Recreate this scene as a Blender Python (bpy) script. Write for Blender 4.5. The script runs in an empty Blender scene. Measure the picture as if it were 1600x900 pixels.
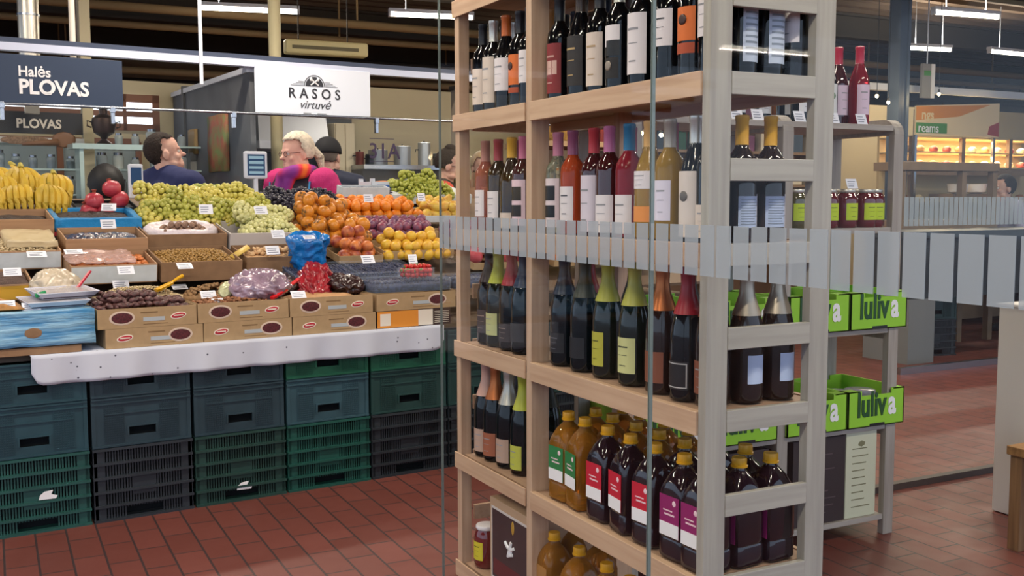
import bpy, bmesh, math, random
from mathutils import Vector, Matrix, Euler, noise
random.seed(11)
SC = bpy.context.scene
COL = SC.collection
PI = math.pi

# ---------------------------------------------------------------- camera
FPX, PITCH, ROLL, YAW, CAMH = 1602.76, 0.08669, -0.00223, 0.47086, 1.3528
_fw = Vector((math.sin(YAW)*math.cos(PITCH), math.cos(YAW)*math.cos(PITCH), -math.sin(PITCH)))
_rt = Vector((math.cos(YAW), -math.sin(YAW), 0)); _up = _rt.cross(_fw)
_R = math.cos(ROLL)*_rt + math.sin(ROLL)*_up
_U = -math.sin(ROLL)*_rt + math.cos(ROLL)*_up
CAM = Vector((0, 0, CAMH))
cd = bpy.data.cameras.new('camera'); cam = bpy.data.objects.new('camera', cd); COL.objects.link(cam)
cd.sensor_width = 36; cd.lens = FPX*36/1600; cd.clip_start = .05; cd.clip_end = 200
cam.matrix_world = Matrix(((_R.x, _U.x, -_fw.x, 0), (_R.y, _U.y, -_fw.y, 0), (_R.z, _U.z, -_fw.z, CAMH), (0, 0, 0, 1)))
SC.camera = cam
# ---------------------------------------------------------------- world: soft daylight from the open entrance side
w = bpy.data.worlds.new('world'); SC.world = w; w.use_nodes = True
bg = w.node_tree.nodes['Background']; bg.inputs[0].default_value = (.62, .76, 1, 1); bg.inputs[1].default_value = .85
SC.view_settings.view_transform = 'Standard'; SC.view_settings.look = 'None'
SC.view_settings.gamma = 1; SC.view_settings.use_curve_mapping = False
SC.view_settings.exposure = 1.0
LAMP_W = 26.0          # watts of each fluorescent fitting
SC.cycles.max_bounces = 7; SC.cycles.transparent_max_bounces = 16
SC.cycles.caustics_reflective = False; SC.cycles.caustics_refractive = False

# measured positions in the place (metres)
RX0, RX1, RY0, RY1 = 1.4615, 1.836, 1.885, 3.305          # bottle rack
SHELF = [1.642, 1.248, .854, .451, .055]
RO = .09168; SX, SY = .3394, 4.5368; PITCHC = .4223        # fruit stall front line and crate pitch
D3 = Vector((math.cos(RO), math.sin(RO), 0)); N3 = Vector((-math.sin(RO), math.cos(RO), 0)); O3 = Vector((SX, SY, 0))
TILT = math.radians(22)

def ray(u, v): return _fw + _R*((u-800)/FPX) - _U*((v-450)/FPX)
def onp(u, v, n, p):
    r = ray(u, v); return CAM + r*(((p-CAM).dot(n))/r.dot(n))
def atx(u, v, x): return onp(u, v, Vector((1, 0, 0)), Vector((x, 0, 0)))
def aty(u, v, y): return onp(u, v, Vector((0, 1, 0)), Vector((0, y, 0)))
def atz(u, v, z): return onp(u, v, Vector((0, 0, 1)), Vector((0, 0, z)))
def S(s, t, z): return O3 + D3*s + N3*t + Vector((0, 0, z))
def st(u, v, t):                         # picture point on the vertical plane t behind the stall front -> s, z
    P = onp(u, v, N3, O3+N3*t); return (P-O3).dot(D3), P.z
SLN = Vector((N3.x*-math.sin(TILT), N3.y*-math.sin(TILT), math.cos(TILT)))   # normal of the sloping display
SLW = Vector((N3.x*math.cos(TILT), N3.y*math.cos(TILT), math.sin(TILT)))     # up the slope
SLO = S(0, .42, .95)
TB_ = math.radians(11)                  # each row of boxes stands a little flatter than the slope, like wide steps
_WB = Vector((N3.x*math.cos(TB_), N3.y*math.cos(TB_), math.sin(TB_))); _NB = Vector((-N3.x*math.sin(TB_), -N3.y*math.sin(TB_), math.cos(TB_)))
def SL(s, w, h=0, base=None):
    w0 = -.12
    for r in (.03, .322, .602, .905):
        if w >= r: w0 = r
    if base is not None: w0 = base
    return SLO + D3*s + SLW*w0 + _WB*(w-w0) + _NB*h
def sl(u, v, h=0):
    P = onp(u, v, SLN, SLO+SLN*h)-SLO; return P.dot(D3), P.dot(SLW)

# ---------------------------------------------------------------- materials
def lin(c):
    if isinstance(c, str): c = tuple(int(c[i:i+2], 16)/255 for i in (0, 2, 4))
    return tuple((x/12.92 if x <= .04045 else ((x+.055)/1.055)**2.4) for x in c) + (1,)
_mats = {}
def mat(name, c, rough=.6, metal=0, var=0, vs=30, bump=0, bs=60, trans=0, coat=0, emit=None, es=0, spec=.5, c2=None, alpha=1, ior=1.45):
    if name in _mats: return _mats[name]
    m = bpy.data.materials.new(name); m.use_nodes = True; nt = m.node_tree; b = nt.nodes['Principled BSDF']
    col = lin(c); b.inputs['Base Color'].default_value = col
    b.inputs['Roughness'].default_value = rough; b.inputs['Metallic'].default_value = metal
    b.inputs['Transmission Weight'].default_value = trans; b.inputs['Coat Weight'].default_value = coat
    b.inputs['Specular IOR Level'].default_value = spec; b.inputs['IOR'].default_value = ior
    b.inputs['Alpha'].default_value = alpha
    if emit: b.inputs['Emission Color'].default_value = lin(emit); b.inputs['Emission Strength'].default_value = es
    if var or bump:
        tc = nt.nodes.new('ShaderNodeTexCoord')
        if var:
            n = nt.nodes.new('ShaderNodeTexNoise'); n.inputs['Scale'].default_value = vs; n.inputs['Detail'].default_value = 3
            r = nt.nodes.new('ShaderNodeValToRGB')
            d2 = lin(c2) if c2 else tuple(max(0, x*(1-var)) for x in col[:3])+(1,)
            r.color_ramp.elements[0].color = d2; r.color_ramp.elements[1].color = col
            r.color_ramp.elements[0].position = .35; r.color_ramp.elements[1].position = .62
            nt.links.new(tc.outputs['Object'], n.inputs['Vector']); nt.links.new(n.outputs['Fac'], r.inputs[0]); nt.links.new(r.outputs[0], b.inputs['Base Color'])
        if bump:
            n = nt.nodes.new('ShaderNodeTexNoise'); n.inputs['Scale'].default_value = bs; n.inputs['Detail'].default_value = 3
            q = nt.nodes.new('ShaderNodeBump'); q.inputs['Strength'].default_value = bump; q.inputs['Distance'].default_value = .01
            nt.links.new(tc.outputs['Object'], n.inputs['Vector']); nt.links.new(n.outputs['Fac'], q.inputs['Height']); nt.links.new(q.outputs[0], b.inputs['Normal'])
    _mats[name] = m; return m
def wood(name, c, c2, axis=1, rough=.55, sc=6):
    if name in _mats: return _mats[name]
    m = bpy.data.materials.new(name); m.use_nodes = True; nt = m.node_tree; b = nt.nodes['Principled BSDF']; b.inputs['Roughness'].default_value = rough
    tc = nt.nodes.new('ShaderNodeTexCoord'); mp = nt.nodes.new('ShaderNodeMapping'); s = [sc*9]*3; s[axis] = sc*.5; mp.inputs['Scale'].default_value = s
    n = nt.nodes.new('ShaderNodeTexNoise'); n.inputs['Scale'].default_value = 1; n.inputs['Detail'].default_value = 5
    r = nt.nodes.new('ShaderNodeValToRGB'); r.color_ramp.elements[0].color = lin(c2); r.color_ramp.elements[1].color = lin(c)
    r.color_ramp.elements[0].position = .3; r.color_ramp.elements[1].position = .65
    nt.links.new(tc.outputs['Object'], mp.inputs[0]); nt.links.new(mp.outputs[0], n.inputs['Vector']); nt.links.new(n.outputs['Fac'], r.inputs[0]); nt.links.new(r.outputs[0], b.inputs['Base Color'])
    _mats[name] = m; return m
def film(name, c, t, rough=.15):         # thin see-through plastic: part clear, part glossy
    if name in _mats: return _mats[name]
    m = bpy.data.materials.new(name); m.use_nodes = True; nt = m.node_tree; b = nt.nodes['Principled BSDF']
    b.inputs['Base Color'].default_value = lin(c); b.inputs['Roughness'].default_value = rough
    tr = nt.nodes.new('ShaderNodeBsdfTransparent'); mx = nt.nodes.new('ShaderNodeMixShader'); mx.inputs[0].default_value = t
    nt.links.new(b.outputs[0], mx.inputs[1]); nt.links.new(tr.outputs[0], mx.inputs[2]); nt.links.new(mx.outputs[0], nt.nodes['Material Output'].inputs[0])
    _mats[name] = m; return m
def paneglass(name, tint=(.975, .985, .98), refl=1.0):
    if name in _mats: return _mats[name]
    m = bpy.data.materials.new(name); m.use_nodes = True; nt = m.node_tree; nt.nodes.remove(nt.nodes['Principled BSDF'])
    tr = nt.nodes.new('ShaderNodeBsdfTransparent'); tr.inputs[0].default_value = tint+(1,)
    g = nt.nodes.new('ShaderNodeBsdfGlossy'); g.inputs['Roughness'].default_value = .02
    f = nt.nodes.new('ShaderNodeFresnel'); f.inputs[0].default_value = 1.22
    mx = nt.nodes.new('ShaderNodeMixShader')
    ge = nt.nodes.new('ShaderNodeNewGeometry'); iv = nt.nodes.new('ShaderNodeMath'); iv.operation = 'SUBTRACT'; iv.inputs[0].default_value = 1
    mu = nt.nodes.new('ShaderNodeMath'); mu.operation = 'MULTIPLY'      # only the outer face of the sheet reflects
    nt.links.new(ge.outputs['Backfacing'], iv.inputs[1]); nt.links.new(iv.outputs[0], mu.inputs[0]); nt.links.new(f.outputs[0], mu.inputs[1])
    nt.links.new(mu.outputs[0], mx.inputs[0]); nt.links.new(tr.outputs[0], mx.inputs[1]); nt.links.new(g.outputs[0], mx.inputs[2]); nt.links.new(mx.outputs[0], nt.nodes['Material Output'].inputs[0])
    _mats[name] = m; return m

# ---------------------------------------------------------------- mesh helpers
class MB:
    def __init__(s): s.b = bmesh.new()
    def box(s, x0, x1, y0, y1, z0, z1, M=None):
        vs = [s.b.verts.new((x, y, z)) for z in (z0, z1) for x, y in ((x0, y0), (x1, y0), (x1, y1), (x0, y1))]
        for f in ((3, 2, 1, 0), (4, 5, 6, 7), (0, 1, 5, 4), (1, 2, 6, 5), (2, 3, 7, 6), (3, 0, 4, 7)): s.b.faces.new([vs[i] for i in f])
        if M: bmesh.ops.transform(s.b, matrix=M, verts=vs)
        return s
    def sph(s, c, r, sub=2, sc=(1, 1, 1), rot=None):
        M = Matrix.Translation(c) @ (rot.to_matrix().to_4x4() if rot else Matrix()) @ Matrix.Diagonal((r*sc[0], r*sc[1], r*sc[2], 1))
        bmesh.ops.create_icosphere(s.b, subdivisions=sub, radius=1, matrix=M); return s
    def loft(s, rings, cap=True):
        R = [[s.b.verts.new(p) for p in r] for r in rings]; n = len(R[0])
        for a, b in zip(R, R[1:]):
            for i in range(n): s.b.faces.new((a[i], a[(i+1) % n], b[(i+1) % n], b[i]))
        if cap: s.b.faces.new(R[0][::-1]); s.b.faces.new(R[-1])
        return s
    def lathe(s, prof, n=20, c=(0, 0, 0), p=2):        # p>2 makes a squared section
        rs = []
        for r, z in prof:
            ring = []
            for i in range(n):
                a = 2*PI*i/n+PI/n; ca, sa = math.cos(a), math.sin(a); k = (abs(ca)**p+abs(sa)**p)**(-1/p)
                ring.append((c[0]+r*k*ca, c[1]+r*k*sa, c[2]+z))
            rs.append(ring)
        return s.loft(rs)
    def tube(s, pts, rad, n=8):
        pts = [Vector(p) for p in pts]; rs = []
        if not isinstance(rad, (list, tuple)): rad = [rad]*len(pts)
        up = Vector((0, 0, 1))
        for i, p in enumerate(pts):
            d = (pts[min(i+1, len(pts)-1)]-pts[max(i-1, 0)]).normalized()
            a = d.cross(up if abs(d.z) < .95 else Vector((1, 0, 0))).normalized(); b = a.cross(d)
            rs.append([p+(a*math.cos(2*PI*k/n)+b*math.sin(2*PI*k/n))*rad[i] for k in range(n)])
        return s.loft(rs)
    def patch(s, r, a0, a1, z0, z1, n=8, th=.0006, c=(0, 0), zt=None):     # curved label on a round body
        for q in (0,):
            o = [[], []]
            for i in range(n+1):
                a = a0+(a1-a0)*i/n
                top = z1 if zt is None else zt(i/n)
                for k, z in ((0, z0), (1, top)): o[k].append(s.b.verts.new((c[0]+(r+th)*math.cos(a), c[1]+(r+th)*math.sin(a), z)))
            for i in range(n): s.b.faces.new((o[0][i], o[0][i+1], o[1][i+1], o[1][i]))
        return s
    def noise(s, amp, sc, seed=0):
        for v in s.b.verts:
            v.co += noise.noise_vector(v.co*sc+Vector((seed, seed*2, 0)))*amp
        return s
    def done(s, name, m, parent=None, smooth=False, bevel=0, loc=None, rot=None):
        bmesh.ops.recalc_face_normals(s.b, faces=s.b.faces)
        me = bpy.data.meshes.new(name); s.b.to_mesh(me); s.b.free()
        if smooth:
            for f in me.polygons: f.use_smooth = True
            if smooth == 'auto': me.set_sharp_from_angle(angle=math.radians(40))
        me.materials.append(m); o = bpy.data.objects.new(name, me); COL.objects.link(o)
        if parent: o.parent = parent
        if loc is not None: o.location = loc
        if rot is not None: o.rotation_euler = rot
        if bevel:
            md = o.modifiers.new('bevel', 'BEVEL'); md.width = bevel; md.segments = 2; md.limit_method = 'ANGLE'
        return o
def tag(o, label, cat, group=None, kind=None):
    o['label'] = label; o['category'] = cat
    if group: o['group'] = group
    if kind: o['kind'] = kind
    return o
def thing(name, label, cat, loc=(0, 0, 0), rot=(0, 0, 0), group=None):
    o = bpy.data.objects.new(name, None); o.empty_display_size = .05; COL.objects.link(o); o.location = loc; o.rotation_euler = rot
    return tag(o, label, cat, group)
def struct(o): o['kind'] = 'structure'; return o
KIDS = {}
def dup(root, loc, rot=None, label=None, group=None, scale=None):
    r = root.copy(); COL.objects.link(r); r.location = loc
    if rot is not None: r.rotation_euler = rot
    if scale: r.scale = (scale,)*3
    if label: r['label'] = label
    if group: r['group'] = group
    for ch in list(root.children):
        c = ch.copy(); COL.objects.link(c); c.parent = r
        for g in list(ch.children):
            d = g.copy(); COL.objects.link(d); d.parent = c
    return r
def remesh(mb, voxel, it=6):             # melt overlapping volumes into one continuous skin
    me = bpy.data.meshes.new('tmp'); mb.b.to_mesh(me); mb.b.free(); o = bpy.data.objects.new('tmp', me); COL.objects.link(o)
    m = o.modifiers.new('r', 'REMESH'); m.mode = 'VOXEL'; m.voxel_size = voxel
    m = o.modifiers.new('s', 'SMOOTH'); m.iterations = it; m.factor = .5
    bpy.context.view_layer.update(); dg = bpy.context.evaluated_depsgraph_get()
    out = bpy.data.meshes.new_from_object(o.evaluated_get(dg)); bpy.data.objects.remove(o); bpy.data.meshes.remove(me)
    nb = MB(); nb.b.from_mesh(out); bpy.data.meshes.remove(out); return nb
_txt = {}
def text(body, size, m, parent, loc, rot, name='lettering', bold=0, sx=1, ext=.0008, align='LEFT', shear=0, kern=1, track=1):
    cu = bpy.data.curves.new('t', 'FONT'); cu.body = body; cu.size = size; cu.offset = bold; cu.extrude = ext; cu.align_x = align; cu.shear = shear; cu.space_character = track; cu.resolution_u = 3
    o = bpy.data.objects.new('t', cu); COL.objects.link(o); bpy.context.view_layer.update()
    me = bpy.data.meshes.new_from_object(o.evaluated_get(bpy.context.evaluated_depsgraph_get())); bpy.data.objects.remove(o); bpy.data.curves.remove(cu)
    me.materials.clear(); me.materials.append(m)
    me.transform(Matrix.Diagonal((sx, 1, 1, 1)))
    q = bpy.data.objects.new(name, me); COL.objects.link(q); q.location = loc; q.rotation_euler = rot
    if parent: q.parent = parent
    return q
FRONT = (PI/2, 0, 0)                     # lettering standing upright and facing -y

# ---------------------------------------------------------------- shared materials
M_pine = wood('pine_front', 'c9a98c', 'b8967a', 1, .5); M_pinez = wood('pine_post', 'c6a88e', 'b3947a', 2, .5)
M_pinex_shade = wood('pine_rung_end_shade', 'aca79c', '9a958b', 0, .5); M_pinez_shade = wood('pine_post_end_shade', 'aaa59a', '98938a', 2, .5)  # same pine; the cool grey light on the rack's end face is in the colour
M_board = wood('shelf_board', 'a98a72', '957761', 1, .6)
M_white = mat('white_paper', 'e9e8ea', .7); M_cream = mat('cream_paper', 'e0d6c6', .7); M_ink = mat('ink', '30323a', .7)
M_greyp = mat('grey_print', '8f9096', .8)
M_card = mat('cardboard', 'a98d68', .8, var=.12, vs=25); M_cardd = mat('brown_cardboard', '8d6d50', .8, var=.15, vs=20)
M_blackg = mat('dark_bottle_glass', '07090d', .07, coat=.15, spec=.4); M_blackp = mat('black_plastic', '131418', .4)
M_steel = mat('steel', 'a9adb3', .25, metal=1); M_alu = mat('white_aluminium', 'd6dae4', .35)
M_navy = mat('navy_panel', '2c3a52', .5); M_tubeM = mat('lamp_tube', 'ffffff', .5, emit='fff3dc', es=9)
M_film = film('clear_film', 'e8e4ea', .62, .12); M_tray = film('clear_tray', 'c8d4e4', .93, .06)
M_tag = mat('price_tag_paper', 'e6e8f0', .6)

# ================================================================ SETTING
def floor_mat():
    m = bpy.data.materials.new('red_brick_paving'); m.use_nodes = True; nt = m.node_tree; b = nt.nodes['Principled BSDF']
    tc = nt.nodes.new('ShaderNodeTexCoord'); mp = nt.nodes.new('ShaderNodeMapping'); mp.inputs['Rotation'].default_value = (0, 0, PI/2)
    br = nt.nodes.new('ShaderNodeTexBrick'); br.inputs['Scale'].default_value = 1
    br.inputs['Brick Width'].default_value = .235; br.inputs['Row Height'].default_value = .115; br.inputs['Mortar Size'].default_value = .0045
    br.inputs['Mortar Smooth'].default_value = .25
    br.inputs['Color1'].default_value = lin('744038'); br.inputs['Color2'].default_value = lin('683830'); br.inputs['Mortar'].default_value = lin('3c2e2e')
    n = nt.nodes.new('ShaderNodeTexNoise'); n.inputs['Scale'].default_value = 1.4; n.inputs['Detail'].default_value = 4
    mx = nt.nodes.new('ShaderNodeMixRGB'); mx.blend_type = 'MULTIPLY'; mx.inputs[0].default_value = .5
    cr = nt.nodes.new('ShaderNodeValToRGB'); cr.color_ramp.elements[0].color = (.62, .58, .6, 1); cr.color_ramp.elements[1].color = (1.15, 1.1, 1.08, 1)
    nt.links.new(tc.outputs['Object'], mp.inputs[0]); nt.links.new(mp.outputs[0], br.inputs['Vector']); nt.links.new(tc.outputs['Object'], n.inputs['Vector'])
    nt.links.new(n.outputs['Fac'], cr.inputs[0]); nt.links.new(br.outputs['Color'], mx.inputs[1]); nt.links.new(cr.outputs[0], mx.inputs[2]); nt.links.new(mx.outputs[0], b.inputs['Base Color'])
    bp = nt.nodes.new('ShaderNodeBump'); bp.inputs['Strength'].default_value = .5; bp.inputs['Distance'].default_value = .003; bp.invert = True
    nt.links.new(br.outputs['Fac'], bp.inputs['Height']); nt.links.new(bp.outputs[0], b.inputs['Normal'])
    n2 = nt.nodes.new('ShaderNodeTexNoise'); n2.inputs['Scale'].default_value = 7; mr = nt.nodes.new('ShaderNodeMapRange'); mr.inputs[3].default_value = .36; mr.inputs[4].default_value = .6
    nt.links.new(tc.outputs['Object'], n2.inputs['Vector']); nt.links.new(n2.outputs['Fac'], mr.inputs[0]); nt.links.new(mr.outputs[0], b.inputs['Roughness'])
    return m
struct(MB().box(-30, 30, -30, 18, -.1, 0).done('floor', floor_mat()))
M_ceil = mat('ceiling_metal', '5d4c3e', .7, var=.3, vs=.8)
mb = MB().box(-9, 20, -3, 18, 3.95, 4.05)
for i in range(60): mb.box(-9, 20, -3+i*.35, -3+i*.35+.12, 3.89, 3.95)
struct(mb.done('ceiling', M_ceil))
M_wallc = mat('cream_wall', 'cdbf9c', .8, var=.06, vs=2); M_wallg = mat('grey_wall', '8d8a86', .8, var=.1, vs=2)
struct(MB().box(-9, 20, 17.6, 17.8, 0, 4).done('wall_back', mat('far_wall', '8b7c62', .85, var=.3, vs=1.2)))
struct(MB().box(19.8, 20, -3, 17.6, 0, 4).done('wall_right', M_wallg))
M_beam = mat('dark_beam', '35302c', .7); M_beamb = mat('tan_beam', '8a7352', .7)
for i, y in enumerate((5.2, 8.0, 10.8, 13.6, 16.4)):
    b = MB().box(-9, 19.7, y-.09, y+.09, 3.56, 3.60).box(-9, 19.7, y-.02, y+.02, 3.60, 3.86).box(-9, 19.7, y-.09, y+.09, 3.86, 3.89)
    struct(b.done('trim_%d' % (i+1), M_beam))
pos = ('nearest', 'second nearest', 'middle', 'second farthest', 'farthest')
# ceiling pipes
for i, (y, z, r, nm) in enumerate(((11.9, 3.42, .05, 'pale'), (12.6, 3.34, .04, 'pale'), (14.3, 3.28, .07, 'dark'), (14.9, 3.1, .05, 'pale'), (15.6, 3.0, .08, 'dark'), (16.2, 2.86, .05, 'pale'))):
    b = MB().tube([(-8.5, y, z), (19.5, y, z)], r, 10)
    for x in range(-8, 20, 3): b.box(x-.01, x+.01, y-.01, y+.01, z+r-.01, 3.9)
    tag(b.done('ceiling_pipe', M_beamb if nm == 'pale' else M_beam, smooth='auto'), '%s service pipe hung under the roof, %s of six from the top' % (('tan' if nm == 'pale' else 'dark brown'), ('first', 'second', 'third', 'fourth', 'fifth', 'lowest')[i]), 'pipe')

# ---------------------------------------------------------------- fluorescent fittings
def lamp(P0, P1, label, lit=True, name='fluorescent_lamp', hang=True):
    P0, P1 = Vector(P0), Vector(P1); c = (P0+P1)/2; d = P1-P0; L = d.length; a = math.atan2(d.y, d.x)
    t = thing(name, label, 'ceiling lamp', c, (0, 0, a))
    h = MB().box(-L/2, L/2, -.04, .04, .022, .06); h.done('housing', M_alu, t, bevel=.005)
    MB().tube([(-L/2+.01, 0, 0), (L/2-.01, 0, 0)], .022, 10).done('tube', M_tubeM, t, smooth='auto')
    
    for s_ in (-1, 1): MB().box(s_*(L/2-.01)-.01, s_*(L/2-.01)+.01, -.03, .03, -.025, .03).done('end_cap', M_alu, t)
    for s_ in (-1, 1): MB().box(s_*L*.3-.004, s_*L*.3+.004, -.004, .004, .06, 3.9-c.z).done('hanger', M_alu, t)
    ld = bpy.data.lights.new('lamp_light', 'AREA'); ld.shape = 'RECTANGLE'; ld.size = L; ld.size_y = .08; ld.energy = LAMP_W; ld.color = (1, .88, .74)
    lo = bpy.data.objects.new('lamp_light', ld); COL.objects.link(lo); lo.parent = t; lo.location = (0, 0, -.03)
    l2 = ld.copy(); l2.energy = LAMP_W*.4; lo = bpy.data.objects.new('lamp_uplight', l2); COL.objects.link(lo); lo.parent = t; lo.location = (0, 0, .065); lo.rotation_euler = (PI, 0, 0)
    return t
zt = 3.3
def onz(a, b): return atz(a[0], a[1], zt), atz(b[0], b[1], zt)
lamp(*onz((310, 12), (468, 19)), 'glowing fluorescent tube lamp above the navy sign, left of the two over the fruit stall')
lamp(*onz((607, 22), (740, 28)), 'glowing fluorescent tube lamp above the white sign, partly behind the rack post')
lamp(*onz((1457, 19), (1560, 27)), 'glowing fluorescent tube lamp highest at the right, over the bakery stall')
lamp(*onz((1416, 75), (1486, 78)), 'glowing fluorescent tube lamp just right of the dark column')
lamp(*onz((1545, 80), (1625, 88)), 'glowing fluorescent tube lamp cut by the right edge of the picture')
for i, (x, y) in enumerate(((-2.2, 3.0), (.6, 3.2), (3.6, 3.6), (-2.2, .3), (.4, .6), (3.4, .4), (7.2, 4.5), (-1.6, 6.6), (1.4, 6.9), (4.6, 6.6), (7.5, 1.5), (8, 12.5), (-6.53, 10.72))):
    lamp((x-.75, y, 3.3), (x+.75, y, 3.3), 'fluorescent tube lamp hung over the aisles, outside the picture')['group'] = 'aisle lamps outside the picture'
# ================================================================ GLASS SCREEN in front of the rack
GX = 1.343
M_pane = paneglass('clear_pane'); M_frost = film('frosted_sticker', 'a4b0b8', .45, .5); M_edge = mat('glass_edge', '7f8f8c', .15, trans=.3)
def pane(y0, y1, label):
    t = thing('glass_screen', label, 'glass screen', (GX, (y0+y1)/2, 0), group=None); h = (y1-y0)/2
    MB().box(-.004, .004, -h, h, .03, 2.6).done('glass_sheet', M_pane, t)
    for y_ in (h-.0018, -h): MB().box(-.0042, .0042, y_, y_+.0018, .03, 2.6).done('polished_edge', M_edge, t)
    MB().box(-.014, .014, -h, h, 0, .03).done('floor_channel', M_steel, t)
    b = MB(); y = -h+.004
    while y < h-.01:
        y2 = min(y+.0455, h-.004); b.box(-.0062, -.0048, y, y2, 1.19, 1.297); y += .054
    b.done('frosted_band', M_frost, t)
yj = atx(1018, 300, GX).y; ye = atx(688, 300, GX).y
pane(yj, ye, 'clear glass panel with frosted striped band before the far end of the bottle rack')
pane(.62, yj-.004, 'clear glass panel with frosted striped band before the corner post and green cartons')
# screen crossing behind the small stand, and its floor track
t = thing('glass_screen', 'clear glass screen on a dark floor track behind the small display stand', 'glass panel', (4.3, 3.37, 0))
MB().box(-1.02, 1.0, -.004, .004, .03, 2.6).done('glass_sheet', M_pane, t); MB().box(-1.05, 1.02, -.02, .02, 0, .03).done('floor_track', mat('dark_track', '4a4240', .5), t)

# ================================================================ BOTTLE RACK
rack = thing('wooden_shelf_rack', 'tall pale pine ladder-sided rack packed with wine and syrup bottles', 'shelf rack', ((RX0+RX1)/2, (RY0+RY1)/2, 0))
cx, cy = (RX0+RX1)/2, (RY0+RY1)/2; hx, hy = RX1-cx, RY1-cy
ym = atx(826, 300, RX0).y-cy
PW, PD = .062, .028
for (x0, y0, nm) in ((-hx, -hy, 0), (hx-PW, -hy, 1), (-hx, hy-.034, 0), (hx-PW, hy-.034, 1), (-hx, ym-.017, 0), (hx-PW, ym-.017, 1)):
    MB().box(x0, x0+(.04 if y0 == hy-.034 else PW), y0, y0+(.034 if y0 > -hy else PD), 0, 2.12).done('post', M_pinez_shade if y0 == -hy else M_pinez, rack, bevel=.002)
for z in (2.03,)+tuple(SHELF):
    MB().box(-hx+.012, hx-.012, -hy+.03, hy-.036, z-.02, z-.002).done('shelf_board', M_board, rack)
    for a, b in ((-hy+PD, ym-.017), (ym+.017, hy-.034)):
        MB().box(-hx-.006, -hx+(.0 if b > ym+.1 else .014), a, b+(.045 if b > ym+.1 else 0), z-.056, z+.001).done('front_rail', M_pine, rack, bevel=.0015)
        MB().box(hx-.014, hx, a, b, z-.05, z+.001).done('back_rail', M_pine, rack)
for e, sy in ((-1, -hy-.002), (1, hy-.012)):
    zs = [1.84, 1.642, 1.445, 1.248, 1.052, .856, .653, .455, .25, .06]
    for z in zs:
        MB().box(-hx+PW, hx-PW, sy, sy+.016, z-.052, z).done('ladder_rung', M_pinex_shade if e < 0 else M_pine, rack, bevel=.0015)

# ---------------------------------------------------------------- bottles
PROF = {
 'bord': [(.0, .004), (.030, 0), (.0365, .004), (.0372, .02), (.0372, .178), (.035, .197), (.027, .212), (.018, .224), (.0145, .236), (.0142, .285), (.0155, .287), (.0155, .295), (.0142, .299), (0.001, .3)],
 'burg': [(.0, .004), (.032, 0), (.0395, .005), (.0398, .02), (.0398, .15), (.037, .175), (.029, .202), (.020, .225), (.0155, .243), (.0148, .285), (.016, .288), (.016, .296), (.0145, .3), (.001, .301)],
 'champ': [(.0, .006), (.034, 0), (.043, .006), (.0435, .02), (.0435, .16), (.041, .185), (.034, .215), (.025, .243), (.018, .265), (.0155, .29), (.0165, .31), (.018, .314), (.017, .326), (.001, .328)],
 'jug': [(.0, .004), (.041, 0), (.0465, .006), (.0465, .05), (.0445, .055), (.0465, .061), (.0465, .172), (.044, .19), (.033, .215), (.020, .231), (.0155, .237), (.0155, .246), (.001, .247)],
 'jar': [(.0, .004), (.038, 0), (.043, .006), (.044, .02), (.044, .105), (.040, .125), (.034, .134), (.034, .14), (.001, .141)],
}
CAPS = {'bord': (.0162, .232, .301), 'burg': (.0168, .236, .302), 'champ': (.0195, .225, .331), 'jug': (.0185, .243, .266), 'jar': (.037, .136, .150)}
_me = {}
G = {  # liquids and glasses as the photo shows them
 'dark': M_blackg, 'darkgreen': mat('dark_green_bottle_glass', '0a140d', .08, coat=.15), 'darkred': mat('red_wine_bottle', '3a1015', .06, coat=.5, trans=.15),
 'brown': mat('brown_bottle_glass', '22140f', .08, coat=.15), 'rose': mat('rose_wine', 'b8685a', .04, trans=.6, ior=1.33), 'clear': mat('pale_wine', 'c4cbb8', .04, trans=.85, ior=1.33),
 'gold': mat('golden_wine', 'b98f22', .04, trans=.55, ior=1.33), 'orange': mat('orange_wine', 'c2502a', .04, trans=.5, ior=1.33), 'pinkred': mat('rose_red_wine', 'a0283a', .04, trans=.5, ior=1.33),
 'amber': mat('amber_syrup', 'd08a2c', .05, trans=.7, ior=1.33), 'syrup': mat('dark_berry_syrup', '1a0d16', .08, coat=.25), 'jam': mat('red_preserve', '5c1216', .06, coat=.6), 'olive': mat('olive_preserve', '4c451c', .06, coat=.6)}
def cm(c, rough=.4, metal=0): return mat('colour_'+c, c, rough, metal)
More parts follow.
